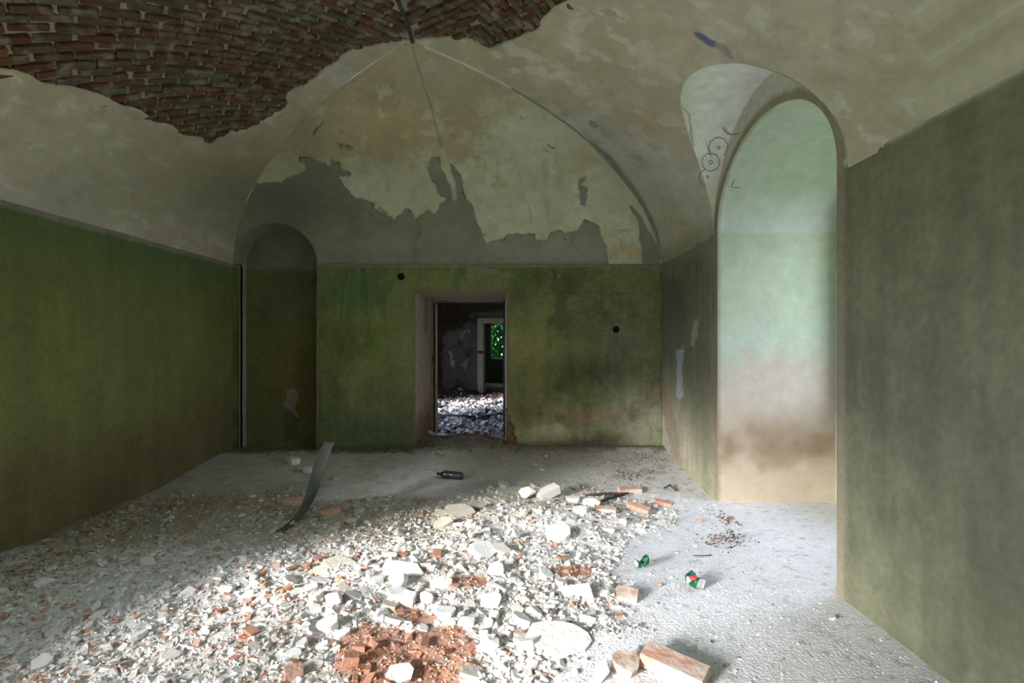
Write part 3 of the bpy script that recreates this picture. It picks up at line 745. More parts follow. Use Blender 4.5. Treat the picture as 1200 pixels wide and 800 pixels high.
for i, h in enumerate(LW):
    portal((XL - .36, (h[0] + h[1]) / 2, (h[2] + h[3]) / 2), (0, R(-90), 0), h[3] - h[2], h[1] - h[0])
o = holed('wall_front', 'y', Y0, -.3, XL - .4, 4.2, -.4, 4.8, [], M['paleplaster']); tag(o, kind='structure')
o = MB().box((XR + .02, Y0 - .3, 3.66), (XR + 1.9, YB + .2, 3.8)).box((XR + .03, Y0, -.4), (XR + .4, YW - OW - .15, 3.7)).box((XR + .03, YW + OW + .15, -.4), (XR + .4, YB + .2, 3.7)).build('wall_core', M['paleplaster'], wr)
o = MB().box((XL - .4, Y0 - .3, 4.45), (XR + 2.2, YB + .5, 4.6)).build('roof', M['paleplaster']); tag(o, kind='structure')

# ------------------------------------------------------------------ floor
def hz(x, y):
    x = np.asarray(x, float); y = np.asarray(y, float)
    h = -.13 * sstep(7.3, 5.5, y)
    h = h + .11 * np.exp(-(((x + .7) / 1.5) ** 2 + ((y - 3.7) / .8) ** 2))
    h = h + .09 * np.exp(-(((x - .15) / .9) ** 2 + ((y - 4.75) / .45) ** 2))
    h = h + .06 * np.exp(-(((x + 1.9) / 1.0) ** 2 + ((y - 4.9) / .6) ** 2))
    m = np.exp(-(((x + .69) / .62) ** 2) ** 2)
    h = h + .145 * np.exp(-((y - 7.62) / .26) ** 2) * m * (1 + .25 * fbm(x, y, 8, 4, 3))
    h = h + .05 * np.exp(-((y - 7.35) / .18) ** 2) * sstep(-1.7, -1.0, x)
    rm = heapm(x, y)
    h = h + (.005 + .035 * rm) * fbm(x, y, 0, 3.2, 4) + (.0015 + .0135 * rm) * fbm(x, y, 2, 16, 3)
    return h
HEAP = [(-400,600),(333,572),(420,588),(480,578),(560,572),(620,570),(690,566),(790,590),(800,620),(745,625),(720,660),(730,700),(745,720),(700,740),(650,780),(620,860),(-900,1400)]
def heapm(x, y):
    P = np.stack([x, y, 0 * x - .1], -1); u, v = proj(P)
    return sstep(-14, 14, polysd(u, v, HEAP) + 10 * fbm(x, y, 5, 3, 3)) * (y > 1)
ORANGE = [[(395,742),(430,727),(480,738),(540,735),(562,752),(552,790),(525,815),(420,815),(392,790)], [(640,668),(662,660),(690,664),(694,674),(660,680)], [(522,676),(570,674),(580,682),(540,690)], [(470,716),(492,712),(520,722),(500,735),(470,730)]]
def orangem(u, v):
    uu, vv = warp(u, v, 8, .06); d = polysd(uu, vv, ORANGE[0])
    for o in ORANGE[1:]: d = np.maximum(d, polysd(uu, vv, o))
    return sstep(-3, 3, d)
def col_floor(P, a, b):
    x, y = P[:, 0], P[:, 1]; u, v = proj(P); n = fbm(x, y, 0, 1.5, 5); n2 = fbm(x, y, 3, 9, 4); n3 = fbm(x, y, 3, 30, 3)
    c = np.tile(np.array((.80, .79, .81)), (len(P), 1))
    rm = heapm(x, y)
    c = mix(c, (.62, .60, .57), rm * .8)
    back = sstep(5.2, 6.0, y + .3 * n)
    c = mix(c, (.52, .50, .44), back * .7 * sstep(1.9, .9, x + .5 * n))  # back floor toned down in colour to stand for its shade
    c = mix(c, (.25, .23, .17), back * .75 * sstep(-.9, -.3, x + .2 * n) * sstep(1.3, .3, x - (y - 6.5) * .6 + .3 * n))  # darker wedge of shade painted on, with its diagonal edge
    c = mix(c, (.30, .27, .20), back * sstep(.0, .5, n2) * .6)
    c = mix(c, (.36, .32, .23), sstep(570, 500, u) * sstep(660, 610, v) * rm * .85)  # shaded back left of the heap painted tan
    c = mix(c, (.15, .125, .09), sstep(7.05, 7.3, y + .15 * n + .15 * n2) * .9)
    c = mix(c, (.44, .22, .14), orangem(u, v) * .95)
    c = mix(c, (.36, .35, .33), np.clip(n3 * 2.2 - .6, 0, .7))
    c = mix(c, (.55, .50, .44), np.clip(n2 - .2, 0, .5))
    return c * (1 + .12 * n + .12 * n2)[:, None]
xg = np.concatenate([np.arange(XL - .05, 2.06, .0155), np.arange(2.09, 3.3, .04)])
yg = np.concatenate([np.arange(Y0 - .05, 2.1, .15), np.arange(2.1, 4.2, .013), np.arange(4.2, 8.5, .02)])
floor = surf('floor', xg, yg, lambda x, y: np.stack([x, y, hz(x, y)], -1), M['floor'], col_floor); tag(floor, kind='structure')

# ------------------------------------------------------------------ pieces of rubble
def hullmesh(name, pts, m, bev=0):
    bm = bmesh.new(); [bm.verts.new(p) for p in pts]
    r = bmesh.ops.convex_hull(bm, input=list(bm.verts))
    for g in [v for v in bm.verts if not v.link_faces]: bm.verts.remove(g)
    bmesh.ops.dissolve_limit(bm, angle_limit=.12, verts=list(bm.verts), edges=list(bm.edges))
    if bev: bmesh.ops.bevel(bm, geom=list(bm.edges), offset=bev, segments=1, affect='EDGES')
    bmesh.ops.recalc_face_normals(bm, faces=bm.faces)
    me = bpy.data.meshes.new(name); bm.to_mesh(me); bm.free()
    if m: me.materials.append(m)
    return me
def lump_pts(n, sx, sy, sz, k=.85):
    P = []
    for i in range(n):
        v = Vector([random.gauss(0, 1) for _ in range(3)]).normalized()
        v = Vector([math.copysign(abs(q) ** k, q) for q in v])
        P.append((v.x * sx * random.uniform(.8, 1), v.y * sy * random.uniform(.8, 1), v.z * sz * random.uniform(.8, 1)))
    return P
def slab_pts(sx, sy, sz, n=7, under=.85):       # broken flat piece with an irregular outline
    P = []; a0 = random.random() * 6
    for i in range(n):
        a = a0 + 2 * math.pi * (i + random.uniform(-.3, .3)) / n; r = random.uniform(.78, 1.05)
        x, y = math.cos(a) * sx * r, math.sin(a) * sy * r
        P += [(x, y, sz * random.uniform(.85, 1)), (x * under, y * under, -sz)]
    return P
def np_mesh_tris(me):
    V = np.array([list(v.co) for v in me.vertices]); T = []
    for p in me.polygons:
        i = list(p.vertices); T += [(i[0], i[k], i[k + 1]) for k in range(1, len(i) - 1)]
    return V, np.array(T)
small = [np_mesh_tris(hullmesh('s', lump_pts(9, 1, .8, .6) if k % 2 else slab_pts(1, .75, .3, 5), None)) for k in range(14)]
def scatter(name, X, Y, S, Cc, zf, mt, bury=.3):
    VV = []; TT = []; CC = []; n0 = 0
    K = RNG.integers(0, len(small), len(X))
    for k in range(len(small)):
        i = np.where(K == k)[0]
        if not len(i): continue
        V, T = small[k]; m = len(i)
        a = RNG.uniform(0, 2 * np.pi, m); b = RNG.normal(0, .35, m); c = RNG.normal(0, .35, m)
        ca, sa, cb, sb, cc, sc_ = np.cos(a), np.sin(a), np.cos(b), np.sin(b), np.cos(c), np.sin(c)
        o = np.zeros(m); one = np.ones(m)
        Rz = np.array([[ca, -sa, o], [sa, ca, o], [o, o, one]]).transpose(2, 0, 1)
        Rx = np.array([[one, o, o], [o, cb, -sb], [o, sb, cb]]).transpose(2, 0, 1)
        Ry = np.array([[cc, o, sc_], [o, one, o], [-sc_, o, cc]]).transpose(2, 0, 1)
        Rm = Rz @ Rx @ Ry
        W = np.einsum('mij,vj->mvi', Rm, V) * S[i][:, None, None]
        W += np.stack([X[i], Y[i], zf(X[i], Y[i]) + S[i] * bury], -1)[:, None, :]
        VV.append(W.reshape(-1, 3)); TT.append((T[None] + (np.arange(m) * len(V))[:, None, None]).reshape(-1, 3) + n0)
        CC.append(np.repeat(Cc[i], len(V), 0)); n0 += m * len(V)
    return mesh_np(name, np.concatenate(VV), np.concatenate(TT), mt, np.concatenate(CC), smooth=False)
def palette(u, v, heap, X, Y):
    n = len(X); r = RNG.random(n)
    wh = np.array([(.78, .75, .70), (.70, .66, .60), (.82, .80, .76), (.58, .53, .46), (.68, .60, .54), (.52, .50, .47)])
    c = wh[RNG.integers(0, 6, n)] * RNG.uniform(.85, 1.05, n)[:, None]
    tan = np.array([(.42, .38, .28), (.50, .46, .36), (.36, .33, .25)])[RNG.integers(0, 3, n)]
    tz = sstep(640, 590, v + .12 * (u - 480)) * (v > 520)  # zone whose tan pieces carry the shade in their colour
    c = np.where((RNG.random(n) < tz * .85)[:, None], tan, c)
    og = np.array([(.55, .29, .19), (.60, .35, .25), (.47, .22, .13)])[RNG.integers(0, 3, n)]
    om = orangem(u, v); pr = np.where(om > .5, .74, .03 + .07 * (u < 560) * (fbm(X, Y, 3, 2, 3) > 0) + .05 * (u < 420))
    c = np.where((r < pr)[:, None], og, c)
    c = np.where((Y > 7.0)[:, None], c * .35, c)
    c = np.where((RNG.random(n) < .06 * (u > 650))[:, None], np.array((.10, .09, .08)), c)
    return c
# tiny pieces: nobody could count them
N = 52000
Y = np.exp(RNG.uniform(math.log(2.3), math.log(7.36), N)); X = (RNG.uniform(-40, 1240, N) - 600) / F * Y
ok = (X > XL + .05) & (X < XR - .05); X, Y = X[ok], Y[ok]
hm = heapm(X, Y); P = np.stack([X, Y, hz(X, Y)], -1); u, v = proj(P)
band = (fbm(X, Y, 7, 2.2, 4) > .12)
dens = np.where(hm > .5, 1.0, .10 + .30 * band * (Y > 4.6) + .07 * band)
dens = np.where((Y > 5.3) & (X < .2) & (hm < .5), .07, dens); dens = np.where((Y > 6.95), .8, dens); dens = np.where((Y > 5.2) & (X > .8) & (hm < .5), dens + .3 * (fbm(X, Y, 9, 3, 4) > -.1), dens)
ok = RNG.random(len(X)) < dens; X, Y, u, v, hm = X[ok], Y[ok], u[ok], v[ok], hm[ok]
S = np.clip(np.exp(RNG.normal(math.log(.0085), .55, len(X))), .003, .03) * np.where(hm > .5, 1.0, .6) * (.7 + .1 * Y)
om = orangem(u, v) > .5; S = np.where(om, np.clip(S * .65, .003, .013), S)
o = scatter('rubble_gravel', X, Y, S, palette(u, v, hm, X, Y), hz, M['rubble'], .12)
tag(o, 'fine mixed rubble of white plaster crumbs and orange brick crumbs strewn over the floor', 'rubble', kind='stuff'); print('gravel', len(X))

# middle-sized broken pieces, too many to count
N = 9000; Y = np.exp(RNG.uniform(math.log(2.3), math.log(5.6), N)); X = (RNG.uniform(-40, 800, N) - 600) / F * Y
hm = heapm(X, Y); u, v = proj(np.stack([X, Y, hz(X, Y)], -1))
ok = (X > XL + .08) & (hm > .6) & (RNG.random(N) < .48) & ~((orangem(u, v) > .5) & (RNG.random(N) < .8)); X, Y, u, v, hm = X[ok], Y[ok], u[ok], v[ok], hm[ok]
S = np.clip(np.exp(RNG.normal(math.log(.022), .35, len(X))), .012, .05)
o = scatter('rubble_pieces', X, Y, S, palette(u, v, hm, X, Y), hz, M['rubble'], -.05)
tag(o, 'broken white and tan plaster bits, fist sized and smaller, covering the heap', 'rubble', kind='stuff'); print('pieces', len(X))

# countable chunks, each an object
protoP = [hullmesh('plaster_chunk', slab_pts(1, random.uniform(.6, .9), random.uniform(.18, .4), random.choice((5, 6, 7)), random.uniform(.75, .95)) if k % 3 else lump_pts(12, 1, .8, .55), M['plaster'], .03) for k in range(14)]
protoD = []
for me in protoP[:10]:
    m2 = me.copy(); m2.name = 'dusty_chunk'; m2.materials[0] = M['dusty_plaster']; protoD.append(m2)
protoB = [hullmesh('brick_fragment', [(sx * random.uniform(.7, 1), sy * random.uniform(.42, .55), sz * random.uniform(.26, .34)) for sx in (-1, 1) for sy in (-1, 1) for sz in (-1, 1)] + lump_pts(3, 1, .5, .3), M['brickbit'], .04) for k in range(8)]
def px2xy(u, v, dz=0.0):                         # photo pixel -> point on the floor
    y = 4.0
    for _ in range(12):
        x = (u - 600) / F * y; z = float(hz(x, y)) + dz; y = (EYE - z) * F / max(v - 400, 5)
    return (u - 600) / F * y, y
occupied = []
def zone_words(u, v):
    a = 'left' if u < 470 else ('middle' if u < 640 else 'right'); 
    if u < 333: a = 'far left'
    if u > 866: a = 'far right'
    b = 'front' if v > 715 else ('middle' if v > 640 else ('back' if v > 575 else 'rear'))
    return a, b
def place(me, name, u, v, s, label, cat, group=None, tilt=.25, lift=.15, rz=None, sc=None):
    x, y = px2xy(u, v)
    o = bpy.data.objects.new(name, me); COL.objects.link(o)
    s3 = sc or (s, s, s)
    o.location = (x, y, float(hz(x, y)) + lift * s3[2] if sc is None else float(hz(x, y)) + lift * s3[2])
    o.rotation_euler = (random.gauss(0, tilt), random.gauss(0, tilt), random.uniform(0, 6.28) if rz is None else rz); o.scale = s3
    tag(o, label, cat, group); return o

# pieces that stand out, at their places
def special(name, u, v, wpx, mt, label, cat, shape='slab', asp=.7, thick=.25, tilt=(0.1, 0), rz=0, n=8, pts=None, bev=.02, lift=.6, up=0.0):
    x, y = px2xy(u, v); s = wpx / 2 / F * y
    random.seed(int(u * 7 + v))
    p = pts or (slab_pts(1, asp, thick, n) if shape == 'slab' else (lump_pts(16, 1, asp, thick) if shape == 'lump' else
        [(a * 1, b * asp * random.uniform(.93, 1), c * thick) for a in (-1, 1) for b in (-1, 1) for c in (-1, 1)] + [(.9, asp * .3, thick * .9)]))
    me = hullmesh(name, [tuple(q * s for q in pp) for pp in p], mt, bev * s)
    o = bpy.data.objects.new(name, me); COL.objects.link(o)
    o.location = (x, y, float(hz(x, y)) + thick * s * lift + up); o.rotation_euler = (tilt[0], tilt[1], rz)
    occupied.append((u, v, wpx * .45)); return tag(o, label, cat)
PL, BR = 'plaster', 'brick'
S_ = special
S_('plaster_slab', 655, 752, 78, M['white'], 'largest round white plaster slab, lying flat at the front of the rubble', PL, asp=.85, thick=.13, tilt=(.22, .1), rz=.3, n=11)
S_('plaster_slab', 471, 672, 54, M['white'], 'long white plaster slab with straight top edge in the left part of the heap', PL, asp=.5, thick=.15, tilt=(.35, .12), n=7)
S_('plaster_slab', 565, 650, 36, M['white'], 'tall pointed white plaster piece in the middle of the heap, behind an oval one', PL, asp=.8, thick=.35, tilt=(.5, .1), rz=.6)
S_('plaster_slab', 581, 672, 22, M['white'], 'small oval white plaster piece propped in the middle of the heap', PL, asp=1.2, thick=.3, tilt=(.6, .2))
S_('plaster_slab', 574, 706, 36, M['cream'], 'cream coloured broken plaster slab lying flat in the middle of the rubble', PL, asp=.75, thick=.14, tilt=(.3, -.1), rz=-.3)
S_('plaster_slab', 677, 698, 34, M['cream'], 'beige square-cut plaster slab facing up on the right part of the rubble', PL, shape='box', asp=.8, thick=.12, tilt=(.45, -.08), rz=.1)
S_('plaster_slab', 654, 630, 36, M['white'], 'brightest white plaster block on the back right slope of the heap', PL, asp=.8, thick=.35, tilt=(.4, 0))
S_('plaster_slab', 704, 795, 40, M['white'], 'pointed white plaster shard leaning on the tan brick in front', PL, asp=.5, thick=.12, tilt=(.5, -.5), rz=.9, n=5, up=.02)
S_('plaster_slab', 470, 792, 38, M['white'], 'white plaster slab at the front edge beside the orange brick dust', PL, asp=.8, thick=.2, tilt=(.2, .1))
S_('plaster_slab', 552, 790, 36, M['cream'], 'pale broken slab at the front edge, right of the orange brick dust', PL, asp=.6, thick=.2, tilt=(.3, .3), rz=.5)
S_('plaster_block', 466, 686, 30, M['white'], 'white rounded plaster lump in the cluster of bright lumps left of centre', PL, shape='lump', asp=.8, thick=.6)
S_('plaster_block', 476, 708, 26, M['white'], 'square white plaster lump at the front of the bright cluster', PL, asp=.85, thick=.6, n=5)
S_('plaster_block', 516, 688, 30, M['white'], 'large white plaster lump at the right end of the bright cluster', PL, shape='lump', asp=.8, thick=.6)
S_('plaster_slab', 500, 704, 20, M['cream'], 'grey-beige flat plaster piece between the bright white lumps', PL, asp=.9, thick=.3, tilt=(.5, .2))
S_('plaster_block', 455, 716, 16, M['dusty_plaster'], 'upright grey plaster stub left of the bright cluster', PL, shape='box', asp=.5, thick=.8, tilt=(.2, .3))
S_('plaster_slab', 384, 738, 30, M['white'], 'white plaster block with a grey underside on the left of the rubble', PL, asp=.7, thick=.45, tilt=(.3, -.2))
S_('plaster_slab', 402, 745, 24, M['white'], 'thin white plaster wedge beside the block on the left', PL, asp=.5, thick=.3, tilt=(.3, -.3), rz=.4)
S_('plaster_slab', 343, 768, 26, M['white'], 'white plaster piece at the left front of the rubble', PL, asp=.6, thick=.25)
S_('dusty_slab', 398, 662, 46, M['dusty_plaster'], 'wide dusty tan plaster plate at the left of the heap', PL, asp=.55, thick=.12, tilt=(.3, .05), n=7)
S_('dusty_slab', 372, 672, 30, M['dusty_plaster'], 'smaller dusty tan plate leaning against the wide one', PL, asp=.6, thick=.15, tilt=(.35, -.1), n=6)
S_('dusty_slab', 538, 602, 44, M['dusty_plaster'], 'large dusty olive-tan slab at the back of the heap, below the bottle', PL, asp=.6, thick=.18, tilt=(.4, .1), n=7)
S_('dusty_slab', 520, 616, 30, M['dusty_plaster'], 'dusty grey slab tipped toward the left behind the heap', PL, asp=.6, thick=.25, tilt=(.4, -.3), n=6)
S_('dusty_slab', 560, 597, 22, M['dusty_plaster'], 'small wedge of dusty plaster right of the large olive slab', PL, asp=.6, thick=.4)
S_('plaster_block', 618, 584, 22, M['white'], 'rounded white block standing on the crest at the back of the heap', PL, shape='lump', asp=.7, thick=.7, up=.02)
S_('plaster_block', 642, 583, 27, M['cream'], 'beige oblong block lying tilted on the crest of the heap', BR, shape='box', asp=.5, thick=.35, tilt=(.15, -.3), rz=.45, up=.03)
S_('plaster_slab', 672, 586, 20, M['cream'], 'pale flat slab on the crest, right of the beige oblong block', PL, asp=.6, thick=.25)
S_('plaster_slab', 692, 592, 24, M['cream'], 'beige angular slab behind the sticks on the right of the crest', PL, asp=.7, thick=.25, tilt=(.4, .1))
S_('plaster_slab', 680, 600, 22, M['white'], 'white slab on the back right slope beneath the beige angular slab', PL, asp=.6, thick=.3)
S_('brick_fragment', 738, 577, 26, M['pinkbrick'], 'dusty pink brick lying beyond the dark sticks', BR, shape='box', asp=.5, thick=.28, tilt=(.1, 0), rz=.1)
S_('brick_fragment', 748, 598, 26, M['brickbit'], 'orange brick piece lying just in front of the dark sticks', BR, shape='box', asp=.42, thick=.3, tilt=(.2, .2), rz=-.45)
S_('brick_fragment', 777, 591, 18, M['brickbit'], 'small red brick piece half buried in white dust near the right wall', BR, shape='box', asp=.4, thick=.3, tilt=(.2, .2), rz=-.2)
S_('brick_fragment', 710, 600, 24, M['pinkbrick'], 'pale pink broken brick left of the orange one by the sticks', BR, shape='box', asp=.45, thick=.28, rz=-.3)
S_('brick_fragment', 819, 612, 12, M['brickbit'], 'dark red brick bit near the foot of the right wall', BR, shape='lump', asp=.7, thick=.4)
S_('brick_fragment', 735, 701, 24, M['tanbrick'], 'brown weathered brick end at the right edge of the rubble', BR, shape='box', asp=.7, thick=.45, tilt=(.5, .1), rz=-.3)
S_('brick_fragment', 733, 785, 40, M['tanbrick'], 'tan rounded brick at the front, next to the long pink brick', BR, shape='slab', asp=.85, thick=.4, n=9, tilt=(.35, .1), up=.01)
S_('brick_fragment', 790, 790, 74, M['pinkbrick'], 'long pinkish brick with a raw orange side, at the very front right', BR, shape='box', asp=.42, thick=.22, tilt=(.12, .1), rz=-.62, up=.02)
S_('brick_fragment', 411, 778, 18, M['brickbit'], 'upright orange brick bit in the brick dust at the front left', BR, shape='box', asp=.6, thick=.8, tilt=(.1, .2), rz=.3)
S_('brick_fragment', 344, 792, 20, M['brickbit'], 'orange brick lump in the left front corner of the rubble', BR, shape='box', asp=.7, thick=.6, rz=.5)
S_('brick_fragment', 388, 603, 20, M['brickbit'], 'orange brick piece at the back left near the bent strip', BR, shape='box', asp=.45, thick=.4, rz=.5, tilt=(.2, -.2))
S_('brick_fragment', 347, 590, 26, M['brickbit'], 'orange brick slab lying under the bent strip', BR, shape='box', asp=.45, thick=.25, rz=.1)
S_('brick_fragment', 345, 632, 18, M['brickbit'], 'flat orange brick shard left, below the lower end of the bent strip', BR, asp=.5, thick=.25)
S_('brick_fragment', 374, 656, 16, M['brickbit'], 'orange brick shard behind the wide tan plate', BR, asp=.5, thick=.3, rz=.7)
S_('brick_fragment', 359, 664, 13, M['brickbit'], 'small bright orange brick chip left of the tan plates', BR, asp=.6, thick=.4)
S_('brick_fragment', 398, 680, 11, M['brickbit'], 'tiny orange brick nugget in front of the tan plates', BR, shape='lump', asp=.8, thick=.7)
S_('brick_fragment', 612, 748, 20, M['tanbrick'], 'brown angular brick piece left of the largest round slab', BR, shape='box', asp=.4, thick=.35, rz=-.5, tilt=(.2, .2))
S_('brick_fragment', 614, 770, 9, M['brickbit'], 'orange brick crumb beneath the largest round slab', BR, shape='lump', asp=.7, thick=.5)
S_('brick_fragment', 773, 686, 8, M['brickbit'], 'orange crumb on bare white dust between the two crushed cans', BR, shape='lump', asp=.8, thick=.7)
S_('plaster_slab', 345, 543, 18, M['white'], 'bluish white plaster lump near the wall at the back left', PL, asp=.7, thick=.5)
S_('plaster_slab', 361, 553, 16, M['white'], 'pale plaster lump just behind the bent strip', PL, asp=.7, thick=.4)
S_('plaster_slab', 392, 562, 14, M['dusty_plaster'], 'grey plaster piece right of the bent strip on the back floor', PL, asp=.7, thick=.4)
random.seed(99)
def occ(u, v):
    return any(abs(u - a) < r and abs(v - b) < r * .6 for a, b, r in occupied)
cnt = {}; tries = 0
want = 300; made = 0
while made < want and tries < 6000:
    tries += 1
    v = 800 - 260 * random.random() ** 1.0; u = random.uniform(-10, 1210) if random.random() < .3 else random.uniform(333, 780)
    x, y = px2xy(u, v)
    if y > 7.1 or x < XL + .1 or x > XR - .1 or y < 2.2: continue
    h = float(heapm(np.array([x]), np.array([y]))[0])
    if h < .5 and random.random() > (.10 if y < 5 else .05): continue
    if occ(u, v) or float(orangem(np.array([u]), np.array([v]))[0]) > .5: continue
    s = min(.085, math.exp(random.gauss(math.log(.037), .42))) * (1 if h > .5 else .6)
    a, b = zone_words(u, v)
    dusty = (v < 625 + .1 * (480 - u) and random.random() < .85)  # pieces in the shaded zone get the darker tan tone
    me = random.choice(protoD if dusty else protoP)
    nm = 'dusty_chunk' if dusty else 'plaster_chunk'
    kind = 'dusty tan-grey' if dusty else 'broken off-white'
    where = {'front': 'in the front strip', 'middle': 'halfway up', 'back': 'at the back edge', 'rear': 'on the clear floor behind'}[b]
    kind = ('palm-sized ' if s > .045 else ('small ' if s < .026 else '')) + kind
    lab = '%s plaster chunk %s of the rubble, %s side' % (kind, where, a)
    place(me, nm, u, v, s, lab, PL, '%s plaster chunks, %s %s' % (kind, b, a)); occupied.append((u, v, s * F / y * .75)); made += 1
made = 0; tries = 0
while made < 80 and tries < 4000:
    tries += 1
    v = 800 - 225 * random.random(); u = random.uniform(-10, 780) if random.random() < .5 else random.uniform(333, 560)
    x, y = px2xy(u, v)
    if x < XL + .1 or y < 2.2 or y > 6: continue
    if float(heapm(np.array([x]), np.array([y]))[0]) < .6 or occ(u, v): continue
    s = min(.06, math.exp(random.gauss(math.log(.024), .4))); a, b = zone_words(u, v)
    lab = 'orange brick fragment among the plaster rubble, %s, %s side' % ({'front': 'front strip', 'middle': 'halfway up', 'back': 'back edge', 'rear': 'rear floor'}[b], a)
    place(random.choice(protoB), 'brick_fragment', u, v, s, lab, BR, 'orange brick fragments, %s %s' % (b, a)); made += 1

# door sill debris
M['brown'] = mat('brown_debris', rand=[(.16, .13, .09), (.22, .18, .13), (.13, .10, .07)], noise=.3, scale=20)
protoM = []
for me in protoP[:6]:
    m2 = me.copy(); m2.name = 'dusty_chunk'; m2.materials[0] = M['brown']; protoM.append(m2)
for i in range(44):
    x = random.uniform(-1.75, .15); y = random.uniform(7.12, 7.34) if not (DX0 < x < DX1) else random.uniform(7.2, 7.7)
    o = bpy.data.objects.new('dusty_chunk', random.choice(protoM)); COL.objects.link(o); s = random.uniform(.025, .06)
    o.location = (x, y, float(hz(x, y)) + s * .2); o.scale = (s, s, s); o.rotation_euler = (random.gauss(0, .3), random.gauss(0, .3), random.random() * 6)
    tag(o, 'brown dusty debris chunk on the mound in the doorway', PL, 'debris chunks on the doorway mound')
o = bpy.data.objects.new('plaster_chunk', protoP[2]); COL.objects.link(o); o.location = (-1.17, 7.95, .12); o.scale = (.07, .05, .07); o.rotation_euler = (.3, .5, .4)
tag(o, 'white plaster chunk at the left foot of the doorway frame', PL)

# ------------------------------------------------------------------ litter
# bent strip leaning at the left
A = Vector((*px2xy(326, 625), 0)); A.z = float(hz(A.x, A.y)) + .01
pathp = []
ctrl = [A, Vector((-1.83, 4.70, .00)), Vector((-1.84, 5.0, .13)), Vector((-1.83, 5.25, .30)), Vector((-1.80, 5.40, .46))]
def bez(pts, t):
    P = list(pts)
    while len(P) > 1: P = [P[i].lerp(P[i + 1], t) for i in range(len(P) - 1)]
    return P[0]
ctrl2 = [A, Vector((-1.78, 4.95, -.12)), Vector((-1.86, 5.05, .18)), Vector((-1.79, 5.36, .455))]
b = MB(); nseg = 22; prof = [(-1, .35), (-.5, .08), (0, 0), (.5, .08), (1, .35)]
for i in range(nseg + 1):
    t = i / nseg; p = bez(ctrl2, t); d = (bez(ctrl2, min(1, t + .02)) - bez(ctrl2, max(0, t - .02))).normalized()
    side = Vector((1, .1, .0)); side = (side - d * side.dot(d)).normalized(); nrm = side.cross(d)
    wd = .025 + .032 * min(1, t * 1.4)
    if t > .93: wd *= .85
    for (a_, h_) in prof: b.v.append(tuple(p + side * a_ * wd + nrm * h_ * wd))
    for (a_, h_) in prof[::-1]: b.v.append(tuple(p + side * a_ * wd + nrm * (h_ * wd - .010)))
k = 10
for i in range(nseg):
    for j in range(k): b.f.append([i * k + j, i * k + (j + 1) % k, (i + 1) * k + (j + 1) % k, (i + 1) * k + j])
b.f.append(list(range(k))); b.f.append([nseg * k + j for j in range(k)])
o = b.build('bent_strip', M['greytrim'], smooth=False); tag(o, 'long bent grey-green strip curving up from the rubble at the left', 'strip')

# bottle lying on its side
def lathe(name, prof, m, parent=None, k=20, smooth=True):
    b = MB()
    for (x, r) in prof:
        for j in range(k): a = 2 * math.pi * j / k; b.v.append((x, r * math.cos(a), r * math.sin(a)))
    for i in range(len(prof) - 1):
        for j in range(k): b.f.append([i * k + j, i * k + (j + 1) % k, (i + 1) * k + (j + 1) % k, (i + 1) * k + j])
    b.f.append(list(range(k))); b.f.append([(len(prof) - 1) * k + j for j in range(k)])
    return b.build(name, m, parent, smooth=smooth)
bx_, by_ = px2xy(528, 561)
bot = bpy.data.objects.new('plastic_bottle', None); COL.objects.link(bot); bot.location = (bx_, by_, float(hz(bx_, by_)) + .045); bot.rotation_euler = (0, .03, R(-16))
tag(bot, 'dark brown plastic bottle lying on its side on the floor', 'bottle')
pr = [(.145, .01), (.145, .032), (.138, .042), (.12, .044), (.09, .042), (.07, .044), (.02, .044), (.0, .041), (-.02, .044), (-.06, .044), (-.085, .038), (-.11, .025), (-.125, .016), (-.15, .014)]
lathe('bottle_body', pr, M['bottle'], bot); lathe('bottle_cap', [(-.142, .017), (-.164, .017), (-.165, .012)], M['darkwood'], bot, 14)

